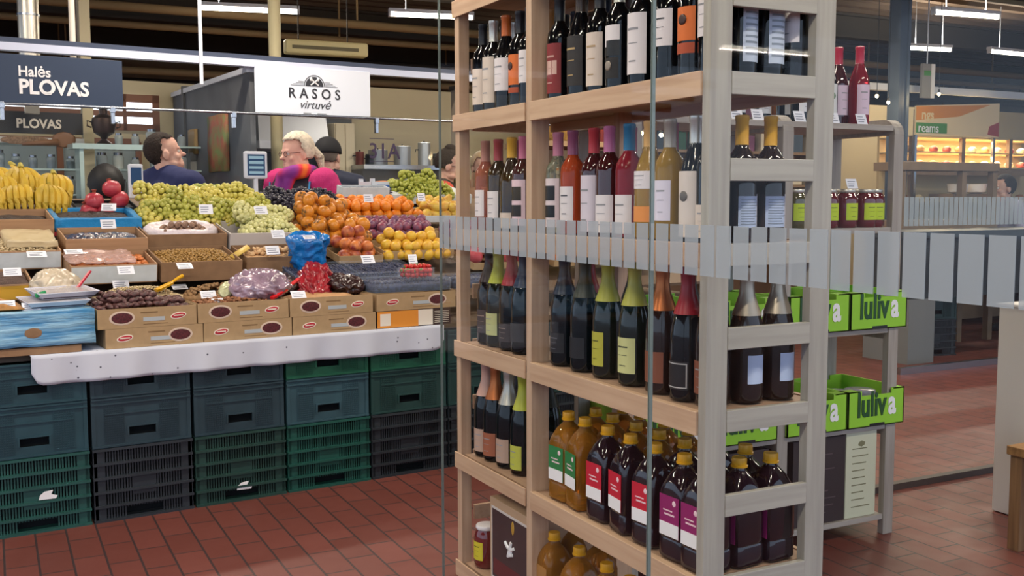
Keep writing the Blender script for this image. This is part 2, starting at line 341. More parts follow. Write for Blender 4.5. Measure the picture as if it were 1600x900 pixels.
def bottle(name, label, cat, shape, glass, cap, labels, loc, group=None, phi=190, lod=0):
    t = thing(name, label, cat, loc, (0, 0, random.uniform(-.12, .12)), group)
    key = ('body', shape, glass)
    def part(key, nm, make, m, sm='auto'):
        if key not in _me:
            o = make().done(nm, m, t, smooth=sm); _me[key] = o.data
        else:
            o = bpy.data.objects.new(nm, _me[key]); COL.objects.link(o); o.parent = t
        return o
    sq = 4.5 if shape == 'jug' else 2
    part(key, 'body', lambda: MB().lathe(PROF[shape], 28 if shape == 'jug' else 20, p=2) if shape != 'jug' else jugbody(), G[glass])
    r, z0, z1 = CAPS[shape]
    if cap:
        metal = .7 if cap in ('b8b4aa', 'b0683c', 'c9c7c0', 'a89c8c') else 0
        def mk():
            if shape in ('jug', 'jar'):
                b = MB().lathe([(r*.97, z0), (r, z0+.002), (r, z1-.003), (r*.94, z1), (.001, z1+.0005)], 24)
                if shape == 'jug': b.lathe([(r*1.1, z0-.001), (r*1.12, z0+.003), (r*1.02, z0+.0045)], 24)
                return b
            if shape == 'champ': return MB().lathe([(.0352, .2149), (.0362, .215), (.0268, .243), (.0198, .265), (.0172, .288), (.0186, .31), (.0198, .316), (.0186, .331), (.012, .334), (.001, .335)], 20)
            return MB().lathe([(r*1.02, z0), (r, z0+.003), (r*.98, z1-.012), (r*1.05, z1-.01), (r*1.05, z1), (r*.9, z1+.002), (.001, z1+.0025)], 16)
        part(('cap', shape, cap), 'cap' if shape in ('jug', 'jar') else 'capsule', mk, cm(cap, .35, metal), 'auto')
    R = PROF[shape][3][0]
    for li, L in enumerate(labels):
        z0, z1, c, ha = L[:4]; ph = math.radians(L[4] if len(L) > 4 else phi); h = math.radians(ha)
        deco = L[5] if len(L) > 5 else 'lines'
        if shape == 'jug':
            wl = .074
            o = part(('lab', shape, z0, z1, c), 'label', lambda: MB().box(-.0472-.0008, -.0472, -wl/2, wl/2, z0, z1), cm(c, .5))
            if deco == 'jug':
                part(('lw', z0), 'label_panel', lambda: MB().box(-.0486, -.0478, -wl/2+.001, wl/2-.001, z0, z0+(z1-z0)*.33), M_white)
                part(('lp', z0), 'label_print', lambda: MB().box(-.0488, -.0478, -.02, .018, z0+(z1-z0)*.52, z0+(z1-z0)*.56).box(-.0488, -.0478, -.012, .022, z0+(z1-z0)*.62, z0+(z1-z0)*.65).sph((-.048, -.018, z1-.016), .008, 1, (.1, 1, 1)), cm('e6c9cf'))
            continue
        nm = 'label' if li == 0 else 'second_label'
        part(('lab', shape, z0, z1, c, ha, ph), nm, lambda: MB().patch(R, ph-h, ph+h, z0, z1), cm(c, .6), True)
        H = z1-z0
        def deco_mb():
            b = MB()
            if deco == 'lines':
                b.patch(R, ph-h*.5, ph+h*.45, z0+H*.72, z0+H*.76, 5, .0011); b.patch(R, ph-h*.3, ph+h*.3, z0+H*.2, z0+H*.225, 5, .0011)
                b.patch(R, ph-h*.4, ph+h*.4, z0+H*.5, z0+H*.515, 5, .0011)
            elif deco == 'text':
                for k in range(10): b.patch(R, ph-h*.8, ph+h*random.uniform(.3, .8), z0+H*(.1+k*.085), z0+H*(.1+k*.085+.03), 6, .0011)
            elif deco == 'disc':
                b.sph((R*math.cos(ph)*1.0, R*math.sin(ph)*1.0, z0+H*.62), .0135, 2, (.15, 1.0, 1.0), Euler((0, 0, ph)))
            elif deco == 'boxes':
                b.patch(R, ph-h*.62, ph+h*.62, z0+H*.55, z0+H*.85, 6, .0011); b.patch(R, ph-h*.62, ph+h*.62, z0+H*.2, z0+H*.45, 6, .0011)
            elif deco == 'frame':
                for a, bb, c0, c1 in ((-.9, .9, .06, .1), (-.9, .9, .9, .94), (-.9, -.82, .06, .94), (.82, .9, .06, .94)): b.patch(R, ph+h*a, ph+h*bb, z0+H*c0, z0+H*c1, 6, .0011)
            elif deco == 'cut':
                b.patch(R, ph-h, ph+h, z0, z0+H*.3, 8, .0011); b.patch(R, ph-h*.2, ph+h, z0+H*.3, z0+H*.5, 8, .0011)
            return b
        if deco and not lod:
            mk = {'disc': cm('6d675e'), 'frame': cm('b4b2b0'), 'boxes': M_blackp, 'cut': M_blackp, 'lines': M_greyp, 'text': cm('7d8794')}[deco]
            if len(L) > 6: mk = cm(L[6])
            part(('deco', shape, z0, z1, ha, ph, deco, L[6] if len(L) > 6 else 0), 'label_print', deco_mb, mk, True)
    return t
def jugbody():
    b = MB(); rs = []
    for r, z in PROF['jug']:
        p = 7 if z < .175 else (4 if z < .195 else (3 if z < .217 else 2)); ring = []
        for i in range(32):
            a = 2*PI*i/32; ca, sa = math.cos(a), math.sin(a); k = (abs(ca)**p+abs(sa)**p)**(-1/p); ring.append((r*k*ca, r*k*sa, z))
        rs.append(ring)
    return b.loft(rs)
XB = 1.527
W, CR, OR, YG = 'd9d3d6', 'cdbfb4', 'd06a2c', 'b5bb3c'
def yat(u, x=XB): return atx(u, 300, x).y
# top shelf, front row: (label px, shape, glass, capsule, labels, look)
T1 = [
 (745, 'bord', 'dark', '15161c', [(.03, .15, CR, 52)], 'dark wine bottle with cream label, leftmost on the upper shelf'),
 (761, 'bord', 'dark', 'c9c7c0', [(.03, .18, CR, 55)], 'tall dark wine bottle with silver cap and long cream label near the left post'),
 (781, 'burg', 'dark', 'c4652a', [(.06, .165, W, 58)], 'dark wine bottle with orange capsule and plain white label, left bay upper shelf'),
 (802, 'bord', 'dark', '1c1a22', [(.07, .165, OR, 52, 190, 'disc', '3a1c14'), (.045, .062, 'a5482a', 50, 190, None)], 'dark wine bottle with round emblem on orange label, left bay of the upper shelf'),
 (818, 'bord', 'dark', '22304a', [(.07, .17, W, 45)], 'dark wine bottle with white label partly behind the middle post, upper shelf'),
 (863, 'bord', 'dark', '15161c', [(.02, .165, '7c2428', 60, 190, 'lines', 'b98f86'), (.075, .115, 'c9a79c', 40, 190, None)], 'dark wine bottle with deep red label just right of the middle post'),
 (896, 'burg', 'dark', '3a2a20', [(.03, .17, '2b2829', 58, 190, 'lines', 'a98f60')], 'dark wine bottle with black and gold label between the red and cream labels, upper'),
 (925, 'bord', 'dark', '1d1b22', [(.02, .165, CR, 55, 190, 'lines', 'a88f6c')], 'dark wine bottle with cream label and small gold emblem, upper shelf'),
 (955, 'bord', 'dark', 'c9c7c0', [(.09, .17, W, 55, 190, 'cut'), (.03, .085, '1e1c1e', 50, 190, 'disc', '8a8076')], 'dark wine bottle with silver cap, curved white label and round seal below'),
 (990, 'bord', 'dark', '15161c', [(.03, .185, W, 60)], 'dark wine bottle with the tallest white label on the upper shelf'),
 (1032, 'bord', 'dark', '15161c', [(.085, .175, W, 55, 190, 'lines', '3a3a40')], 'dark wine bottle with short white label left of the orange label'),
 (1069, 'bord', 'dark', 'b8823c', [(.085, .165, OR, 52, 190, 'disc', '3a1c14'), (.055, .08, 'a5482a', 50, 190, None)], 'dark wine bottle with round emblem on orange label, right bay of the upper shelf'),
 (1101, 'bord', 'dark', '15161c', [(.085, .185, W, 55)], 'dark wine bottle with white label right beside the corner post, upper shelf'),
]
caps_back = ['15161c', '1c2436', '3a1c20', 'c9c7c0', '15161c', '2a2028', 'b8823c']
for i, (u, sh, g, cap, labs, look) in enumerate(T1):
    y = min(yat(u+11), RY1-.078)
    if i == 12: y = RY0+.078
    if u > 1100: y = RY0+.072
    bottle('wine_bottle', look, 'bottle', sh, g, cap, labs, (XB, y, SHELF[0]))
    for k in (1, 2, 3):
        near = i == 12
        labs2 = [(.03, .19, 'b9c4d6', 48, 285, 'text')] if near and k < 3 else [labs[0][:4]]
        lab = ('dark wine bottle standing in the back rows of the upper shelf' if not near else
               ['', 'dark wine bottle with bluish back label between the end rungs, upper shelf, left one', 'dark wine bottle with bluish back label between the end rungs, upper shelf, right one', 'dark wine bottle at the back corner of the upper shelf behind the end rungs'][k])
        bottle('wine_bottle', lab, 'bottle', 'bord', 'dark', caps_back[(i+k*2) % 7], labs2, (XB+k*.0815, y+(0 if near else random.uniform(-.004, .004)), SHELF[0]), None if near else 'back row bottles on the upper shelf', lod=0 if near else 1)
# the red row crammed between, seen over the front row on the top level: bottles on the shelf above
T2 = [
 (748, 'bord', 'rose', 'b07a6a', [(.045, .135, W, 48)], 'pale rose wine bottle with white label nearest the left post, middle shelf'),
 (768, 'bord', 'brown', '9a3038', [(.04, .13, W, 50)], 'brownish wine bottle with dark red capsule and white label, middle shelf, left bay'),
 (789, 'burg', 'brown', 'd9a62c', [(.01, .06, CR, 50, 190, None)], 'brown wine bottle with mustard yellow capsule, middle shelf, left bay'),
 (807, 'bord', 'darkred', 'c46a8a', [(.02, .165, 'd9c0cb', 55, 190, 'boxes')], 'dark red wine bottle with black boxes on its label, left of the middle post'),
 (861, 'bord', 'clear', 'c07a92', [(.02, .165, 'd2c4c8', 55, 190, 'boxes')], 'clear wine bottle with black boxes on its label, right of the middle post'),
 (884, 'bord', 'orange', '8a4a6a', [(.04, .14, W, 45, 190, 'lines', '4a4a52')], 'orange red wine bottle with small white label, middle shelf'),
 (917, 'bord', 'darkred', 'b0303a', [(.012, .17, 'cfc6d2', 60)], 'dark red wine bottle with red capsule and very tall pale label, middle shelf'),
 (941, 'bord', 'darkred', 'b86a96', [(.012, .115, W, 58)], 'dark red wine bottle with pink capsule and low white label, middle shelf'),
 (972, 'bord', 'pinkred', '1d6a96', [(.012, .115, W, 60)], 'rose red wine bottle with blue capsule and low white label, middle shelf'),
 (1004, 'burg', 'gold', 'd0a050', [(.13, .175, W, 60), (.045, .085, 'd8862c', 50, 190, None)], 'golden wine bottle with white strip label above orange, middle shelf'),
 (1035, 'bord', 'gold', 'a89c8c', [(.05, .15, 'd4cede', 42)], 'golden wine bottle with narrow lilac white label, middle shelf'),
 (1076, 'burg', 'dark', 'c9c7c0', [(.012, .17, 'cfc4bc', 60, 190, 'disc', '5c5650')], 'dark wine bottle with silver cap and grey oval on a tall cream label'),
 (1103, 'bord', 'dark', '15161c', [(.012, .09, CR, 50)], 'dark wine bottle with low cream label beside the corner post, middle shelf'),
]
for i, (u, sh, g, cap, labs, look) in enumerate(T2):
    y = min(yat(u+11), RY1-.078)
    if i == 12: y = RY0+.072
    bottle('wine_bottle', look, 'bottle', sh, g, cap, labs, (XB, y, SHELF[1]))
    if i in (1, 3, 5, 7, 9, 11):
        bottle('wine_bottle', '%s wine bottle in the second row of the middle shelf, %s' % (('dark pink', 'brown', 'rose')[i % 3], ['', 'left bay', '', 'by the middle post', '', 'centre left', '', 'centre', '', 'centre right', '', 'near the corner'][i]), 'bottle', 'bord', ('darkred', 'brown', 'rose')[i % 3], ('8a3048', 'a04060', 'b86a96')[i % 3], [labs[0][:4]], (XB+.085, y+.02, SHELF[1]), lod=1)
for k, nm in ((1, 'left'), (2, 'right')):
    bottle('wine_bottle', 'brown wine bottle with bright yellow capsule seen between the end rungs, %s one of two' % nm, 'bottle', 'bord', 'brown', 'd09a1e', [(.035, .11, 'aebbd4', 50, 270, 'text'), (.03, .115, W, 30, 335, None)], (XB+k*.088, RY0+.072, SHELF[1]))
T3 = [
 (748, 'champ', 'dark', '2a2024', [(.04, .12, '3a3238', 55, 190, 'lines', '8a7a70')], 'black sparkling wine bottle with dark label beside the left post, third shelf'),
 (762, 'champ', 'darkgreen', 'a8b03a', [(.04, .115, 'b9bd84', 50)], 'sparkling wine bottle with yellow green foil and pale green label, third shelf left bay'),
 (783, 'champ', 'dark', '9c2430', [(.03, .09, '2c2428', 50, 190, 'lines', '9a8a80')], 'sparkling wine bottle with red foil, left bay of the third shelf'),
 (802, 'champ', 'dark', '1c2c48', [(.04, .1, '24242a', 50, 190, None)], 'sparkling wine bottle with navy foil left of the middle post, third shelf'),
 (866, 'champ', 'dark', '182034', [(.04, .1, '1c1c22', 50, 190, 'lines', '6a6a70')], 'black sparkling wine bottle with navy foil right of the middle post, third shelf'),
 (898, 'champ', 'dark', '3c3c2c', [(.04, .1, '1c1c22', 50, 190, None)], 'black sparkling wine bottle with dark olive foil, third shelf'),
 (934, 'champ', 'darkgreen', 'a8a83c', [(.035, .13, 'b4b040', 38, 190, 'lines', '6a6a2a')], 'sparkling wine bottle with yellow green foil and narrow mustard label, third shelf'),
 (976, 'champ', 'darkgreen', 'aeac46', [(.035, .13, 'c9cb8c', 50, 190, 'lines', '4a4c34')], 'sparkling wine bottle with yellow green foil and wide pale yellow label, third shelf'),
 (1020, 'champ', 'brown', 'b0683c', [(.03, .11, '7c4630', 55, 190, None)], 'sparkling wine bottle with copper foil and copper label, third shelf'),
 (1060, 'champ', 'dark', '9a1c2a', [(.03, .1, '18161a', 50, 190, 'frame')], 'black sparkling wine bottle with red foil and silver framed black label, third shelf'),
]
for i, (u, sh, g, cap, labs, look) in enumerate(T3):
    y = min(yat(u+14), RY1-.085)
    bottle('sparkling_wine_bottle', look, 'bottle', sh, g, cap, labs, (XB+.006, y, SHELF[2]))
    if i % 2 == 0:
        bottle('sparkling_wine_bottle', 'dark sparkling wine bottle, second row of the third shelf, %s of five from the left' % ('first', 'second', 'third', 'fourth', 'last')[i//2], 'bottle', 'champ', 'dark', ('2a2024', '1c2c48', '9c2430', '3c3c2c', '2a2a30')[i//2], [labs[0][:4]], (XB+.1, y+.012, SHELF[2]), lod=1)
bottle('sparkling_wine_bottle', 'sparkling wine bottle with copper foil touching the corner post, third shelf', 'bottle', 'champ', 'brown', 'b0683c', [(.03, .11, '7c4630', 55)], (XB+.02, RY0+.085, SHELF[2]))
for k, nm in ((1, 'left'), (2, 'right')):
    bottle('sparkling_wine_bottle', 'dark brown bottle with crinkled silver foil between the end rungs, %s one of two' % nm, 'bottle', 'champ', 'brown', 'a89c8c', [(.05, .12, 'b4c2dc', 30, 272, None)], (XB+.02+k*.098, RY0+.08, SHELF[2]))
T4 = [
 (738, 'c9a090', 'b09484', 'pale pink foil and beige label'), (755, 'b0683c', '9a5a40', 'copper foil and copper label'), (776, 'b8b4aa', 'b09484', 'silver gold foil and beige label'), (799, YG, 'b5b84a', 'yellow green foil and yellow label')]
for i, (u, cap, lc, nm) in enumerate(T4):
    y = min(yat(u+14), RY1-.085)
    bottle('sparkling_wine_bottle', 'dark sparkling wine bottle with %s, fourth shelf' % nm, 'bottle', 'champ', 'dark', cap, [(.02, .10, lc, 50)], (XB+.01, y, SHELF[3]))
    bottle('sparkling_wine_bottle', 'dark sparkling wine bottle on the fourth shelf, behind the %s' % nm.split(' and')[0], 'bottle', 'champ', 'dark', ('2a2024', '2a2024', '8a8478', '2c2c24')[i], [(.02, .10, lc, 50)], (XB+.11, y+.01, SHELF[3]), lod=1)
JUG = [(868, 'amber', '2c7a44', 'amber', 'green', 'leftmost green labelled one'), (893, 'amber', '2c7a44', 'amber', 'green', 'second green labelled one'),
 (928, 'syrup', 'c01c34', 'dark', 'red', 'leftmost of the three red labels'), (963, 'syrup', 'c01c34', 'dark', 'red', 'middle of the three red labels'), (1001, 'syrup', 'c01c34', 'dark', 'red', 'rightmost of the three red labels'),
 (1046, 'syrup', '8c1c60', 'dark', 'purple', 'left of the two purple labels'), (1088, 'syrup', '8c1c60', 'dark', 'purple', 'right purple label by the corner post')]
for i, (u, g, c, gn, cn, nm) in enumerate(JUG):
    y = max(atx(u, 760, XB-.045).y, RY0+.076)
    bottle('syrup_bottle', '%s syrup bottle with yellow cap and %s label, %s' % (gn, cn, nm), 'bottle', 'jug', g, 'd9a01c', [(.062, .165, c, 0, 0, 'jug')], (XB, y, SHELF[3]))
    for k in (1, 2):
        gg = 'amber' if i < 4 else 'syrup'
        last = i == 6
        lab = '%s syrup bottle with yellow cap in the back rows of the fourth shelf' % ('amber' if gg == 'amber' else 'dark')
        if last: lab = 'dark syrup bottle with yellow cap seen between the end rungs, %s one' % ('left', 'right')[k-1]
        bottle('syrup_bottle', lab, 'bottle', 'jug', gg, 'd9a01c', [(.062, .165, c, 0, 0, None)], (XB+k*.1, y+(0 if last else .008), SHELF[3]), None if last else 'back row %s syrup bottles' % gg)
# bottom shelf
for k, (u, x, nm) in enumerate(((866, XB, 'front left'), (905, XB, 'front middle'), (948, XB, 'front right'), (890, XB+.1, 'second row left'), (935, XB+.1, 'second row right'), (985, XB, 'nearest the corner'), (1030, XB, 'half hidden by the rail'))):
    bottle('syrup_bottle', 'amber syrup bottle with yellow cap on the bottom shelf, '+nm, 'bottle', 'jug', 'amber', 'd9a01c', [(.062, .165, 'a87840', 0, 0, None)], (x, atx(u, 880, x).y, SHELF[4]))
def preserve(u, x, z, lab, g='jam', lid='d9d4d6', lc='c9bc2c', ref=True, loc=None, phi=190):
    return bottle('preserve_jar', lab, 'jar', 'jar', g, lid, [(.03, .095, lc, 36, phi, 'lines', '4c5214')], loc or (x, min(atx(u, 860, x).y, RY1-.1), z))
preserve(757, XB, SHELF[4], 'red preserve jar with white lid and yellow label at the bottom shelf left end')
preserve(762, XB+.1, SHELF[4], 'red preserve jar with white lid behind the front jar on the bottom shelf')
ya, yb_ = atx(766, 860, 1.485).y, atx(832, 860, 1.485).y
t = thing('gift_carton', 'dark maroon carton with white emblem and tan top on the bottom shelf', 'box', (1.60, (ya+yb_)/2, SHELF[4])); hw = abs(ya-yb_)/2
MB().box(-.115, .115, -hw, hw, 0, .29).done('carton', mat('tan_carton', 'b89a7c', .7), t, bevel=.002)
MB().box(-.1158, -.115, -hw+.012, hw-.012, .012, .262).done('front_panel', mat('white_border', 'cfc8c4', .6), t)
MB().box(-.1164, -.1158, -hw+.02, hw-.02, .02, .254).done('dark_panel', mat('maroon_print', '3b2a2c', .6), t)
MB().box(-.117, -.1164, -hw+.03, hw-.03, .03, .085).done('stripe', mat('dark_red_stripe', '5e2024', .6), t)
MB().sph((-.117, -.02, .225), .014, 2, (.1, .8, 1.7)).done('gold_seal', mat('gold_seal', 'b28a34', .4), t, smooth=True)
b = MB()
for a, c in (((-.03, .16), (.0, .145)), ((-.01, .175), (.012, .12)), ((.01, .15), (.034, .165)), ((-.02, .135), (.008, .125))): b.tube([(-.1172, a[0], a[1]), (-.1172, c[0], c[1])], .006, 5)
b.sph((-.117, 0, .148), .018, 1, (.06, 1, .9)).done('emblem', M_white, t)
MB().box(-.06, .02, -.05, .0, .2902, .292).box(.03, .05, .02, .06, .2902, .292).done('top_print', M_ink, t)

# ================================================================ SMALL DISPLAY STAND (behind, right)
BY, BD = 2.92, .36
stand = thing('display_stand', 'low grey wooden stand with rounded top ends holding jars and green cartons', 'display stand', (2.6, BY+BD/2, 0))
M_gw = wood('grey_stained_wood', 'a39c93', '8f877e', 2, .55); M_gwx = wood('grey_stained_shelf', 'a8a198', '938b82', 0, .55)
XL, XR = 1.93, 3.215
for x in (XR-.052, 2.60, XL):
    for y, nm in ((-BD/2, 'front'), (BD/2-.03, 'back')):
        MB().box(x-2.6, x-2.6+.052, y, y+.03, 0, 1.60).done('post', M_gw, stand, bevel=.002)
    pr_ = [(-BD/2, 1.60)]+[(-BD/2+.06-.06*math.cos(a), 1.60+.06*math.sin(a)) for a in [PI/2*i/6 for i in range(1, 7)]]+[(BD/2-.06+.06*math.sin(a), 1.60+.06*math.cos(a)) for a in [PI/2*i/6 for i in range(7)]]
    b = MB(); b.loft([[(x-2.6+d, y, z) for y, z in pr_] for d in (.001, .051)]); b.done('rounded_end', M_gw, stand)
BZ = [1.635, 1.238, .842, .455, .085]
for z in BZ:
    MB().box(XL-2.6+.05, XR-2.6-.052, -BD/2+.005, BD/2-.005, z-.022, z).done('shelf_board', M_gwx, stand, bevel=.002)
for z in (.455, .842):
    for x in (XL-2.6+.005, .005, XR-2.6-.047):
        MB().box(x, x+.04, -BD/2+.03, BD/2-.03, z-.05, z-.02).done('side_rail', M_gw, stand)
def tagcard(P, label, wd=.052, ht=.036, rz=0, tilt=-.35, lines=3, c=M_tag, ink=None, group=None, name='price_tag', rot=None):
    t = thing(name, label, 'price tag', P, rot if rot is not None else (tilt, 0, rz), group)
    MB().box(-wd/2, wd/2, -.0006, .0006, 0, ht).done('card', c, t)
    b = MB()
    for k in range(lines): b.box(-wd*.38, wd*random.uniform(.1, .38), -.0012, -.0006, ht*(.2+k*.24), ht*(.2+k*.24+.07))
    b.done('writing', ink or cm('6f7686'), t)
    return t
for u, nm in ((1012, 'first from the left'), (1040, 'second from the left'), (1093, 'third, left of the corner post'), (1157, 'fourth, left in the end opening'), (1190, 'fifth, right in the end opening'), (1256, 'sixth, left of the far post'), (1309, 'seventh, under a rose bottle'), (1353, 'last on the right')):
    P = aty(u, 190, BY-.004); tagcard((P.x, BY+.012, BZ[0]), 'white price card on the grey stand top, '+nm, ht=.042)
def bb(u, x=None, y=None, dz=0): P = aty(u, 150, y or BY+.075); return (P.x, y or BY+.075, BZ[0]+dz)
ROSE = [(.04, .155, 'd4c0d2', 42, 262, 'lines')]
bottle('wine_bottle', 'tall red rose wine bottle with red capsule, rightmost on the grey stand', 'bottle', 'burg', 'pinkred', 'b02440', ROSE, bb(1342), phi=262)
bottle('wine_bottle', 'red rose wine bottle with red capsule, second from right on the grey stand', 'bottle', 'burg', 'darkred', 'b02440', ROSE, bb(1309, y=BY+.13), phi=262)
bottle('wine_bottle', 'dark wine bottle with green oval on white label, right of the far rack post', 'bottle', 'burg', 'dark', '1c1a20', [(.03, .15, 'd0d4d4', 44, 262, 'disc', '6f8a70')], bb(1291), phi=262)
bottle('wine_bottle', 'dark wine bottle with pink capsule on the grey stand, left of the far rack post', 'bottle', 'burg', 'dark', 'c04060', [(.04, .13, 'd0d4dc', 44, 262)], bb(1252), phi=262)
for k, u in enumerate((1228, 1190, 1150, 1098, 1060, 1020)):
    P = bb(u, y=BY+.2)
    if P[0] < XL+.1: continue
    bottle('wine_bottle', 'dark wine bottle behind on the grey stand, %s leftwards from the pink capsule' % ('first', 'second', 'third', 'fourth', 'fifth', 'sixth')[k], 'bottle', 'bord', 'dark', ('15161c', '2a1c20')[k % 2], [(.04, .13, 'c8ccd4', 44, 262)], P, phi=262)
for u, nm, lid in ((1300, 'first by the rack post', 'b8b4aa'), (1322, 'second', 'b8b4aa'), (1352, 'third', 'b8b4aa'), (1381, 'fourth by the post', 'b8b4aa')):
    if u == 1300: u = 1292
    P = aty(u, 320, BY+.055)
    bottle('preserve_jar', 'dark red preserve jar with lime label on the grey stand, '+nm, 'jar', 'jar', 'jam', 'b8b4aa', [(.03, .095, 'b4cc24', 40, 262, 'lines', '3c4a14')], (min(P.x, XR-.1), BY+.055, BZ[1]), phi=262)
P = aty(1243, 320, BY+.06)
bottle('preserve_jar', 'olive preserve jar with lime label on the second ledge, left of the far rack post', 'jar', 'jar', 'olive', 'b8b4aa', [(.03, .095, 'b4cc24', 40, 262, 'lines', '3c4a14')], (P.x, BY+.06, BZ[1]), phi=262)
P = aty(1336, 285, BY+.04); tagcard((P.x, BY+.05, BZ[1]+.152), 'pale price card standing on the jar lids of the grey stand', .055, .04)
for k, u in enumerate((1195, 1165)):
    P = aty(u, 320, BY+.1); bottle('preserve_jar', 'dark preserve jar on the grey stand, %s seen through the rack end' % ('right one', 'left one')[k], 'jar', 'jar', 'jam', 'b8b4aa', [(.03, .095, 'b4cc24', 40, 262, 'lines')], (P.x, BY+.1, BZ[1]), phi=262)
# green cartons with dark lettering
M_lime = mat('lime_carton', '8fc832', .55); M_limed = mat('dark_green_print', '1c4a20', .5)
def luliva(x0, z, label, hgt=.145, wd=.3):
    t = thing('produce_carton', label, 'carton', (x0+wd/2, BY-.012, z)); h = wd/2; d = .34
    b = MB()
    b.loft([[(-h, 0, 0), (h, 0, 0), (h, d, 0), (-h, d, 0)], [(-h, 0, .004), (h, 0, .004), (h, d, .004), (-h, d, .004)]])
    nt_ = hgt-.02
    for y0, y1 in ((0, .005), (d-.005, d)):
        b.box(-h, h, y0, y1, 0, nt_); b.box(-h, -h+.07, y0, y1, nt_, hgt); b.box(h-.07, h, y0, y1, nt_, hgt)
    b.box(-h, -h+.005, 0, d, 0, hgt); b.box(h-.005, h, 0, d, 0, hgt)
    b.box(-h, -h+.06, 0, .05, hgt-.004, hgt).box(h-.06, h, 0, .05, hgt-.004, hgt)
    b.done('tray', M_lime, t)
    MB().box(-.035, .045, -.001, 0, 0, .012).done('hand_slot', M_blackp, t)
    text('luliv', .135, M_limed, t, (-h+.045, -.0015, .045), FRONT, bold=.004, sx=.72)
    text('a', .135, M_white, t, (h-.088, -.0015, .045), FRONT, bold=.004, sx=.72)
    return t
for k, (x0, nm) in enumerate(((2.945, 'far right'), (2.638, 'second from right'), (2.29, 'third from right'), (1.98, 'far left'))):
    luliva(x0, BZ[2], 'lime green carton with dark lettering on the upper carton ledge, '+nm)
    luliva(x0, BZ[3], 'lime green carton with dark lettering on the lower carton ledge, '+nm)
M_lid = film('violet_clear_lid', 'a9a4bc', .35, .15)
for zz, lv in ((BZ[2], 'upper'), (BZ[3], 'lower')):
    for j, (x, y, nm) in enumerate(((2.70, .1, 'left'), (2.84, .09, 'middle left'), (3.02, .12, 'middle right'), (3.13, .11, 'right'))):
        if lv == 'upper' and j > 1: continue
        t = thing('plastic_tub', 'round clear tub with dark contents in the %s lime cartons, %s one' % (lv, nm), 'tub', (x if j < 2 else x-.0, BY+y, zz+.006))
        MB().lathe([(.045, 0), (.056, .10), (.001, .1005)], 24).done('contents', mat('dark_olives', '3a2a34', .4), t, smooth='auto')
        MB().lathe([(.060, .102), (.062, .108), (.062, .116), (.056, .119), (.001, .12)], 24).done('lid', M_lid, t, smooth='auto')
# cartons on the bottom ledge
def carton(x0, x1, h, label, c, printm, d=.26, y0=.02):
    t = thing('carton', label, 'carton', ((x0+x1)/2, BY+y0, BZ[4])); w2 = (x1-x0)/2
    MB().box(-w2, w2, 0, d, 0, h).done('box', c, t, bevel=.002)
    b = MB()
    for k in range(9): b.box(-w2*.6, w2*random.uniform(.1, .65), -.0008, 0, h*(.12+k*.085), h*(.12+k*.085)+.004)
    b.sph((0, -.0004, h*.86), .018, 1, (1.2, .02, .7)); b.done('print', printm, t)
    return t
M_dkc = mat('dark_brown_carton', '33292a', .6); M_crc = mat('cream_green_carton', 'c9cbb0', .6)
carton(2.972, 3.135, .345, 'cream carton with brown print on the bottom ledge of the grey stand', M_crc, cm('7c7a5c'))
carton(2.70, 2.968, .34, 'dark brown carton on the bottom ledge beside the cream carton', M_dkc, cm('55484a'))
carton(2.30, 2.58, .33, 'dark brown carton on the bottom ledge seen through the rack end', M_dkc, cm('55484a'))
carton(2.0, 2.27, .30, 'dark carton at the left end of the bottom ledge', M_dkc, cm('55484a'))
# ================================================================ FRUIT STALL
RZ = (0, 0, RO); RT = (TB_, 0, RO)
def srot(extra=0, tilt=True): return (TILT if tilt else 0, 0, RO)
L0, L1 = -.62, 4*PITCHC+2.2
t = thing('market_table', 'long market table behind the stacked crates with a sloping display board', 'table', S(0, 0, 0), RZ)
TABLE = t
MB().box(L0, L1, .06, 1.75, .70, .727).done('tabletop', mat('table_board', '6d5a4a', .7), t)
b = MB(); zc, yc = .95-.03, .42
M4 = Matrix.Translation((0, .44, .850)) @ Matrix.Rotation(TILT, 4, 'X')
MB().box(L0, L1, -.06, 1.36, -.02, -.001, M4).done('sloping_board', mat('table_board', '6d5a4a', .7), t)
for s in (L0+.05, 1.0, 2.2, 3.4, L1-.1):
    b = MB().box(s, s+.05, .62, .67, 0, .70).box(s, s+.05, 1.65, 1.70, 0, .70); b.done('leg', M_cardd, t)
    MB().box(s, s+.04, 1.60, 1.64, .727, 1.29).box(s, s+.04, .44, .48, .727, .83).done('strut', M_cardd, t)
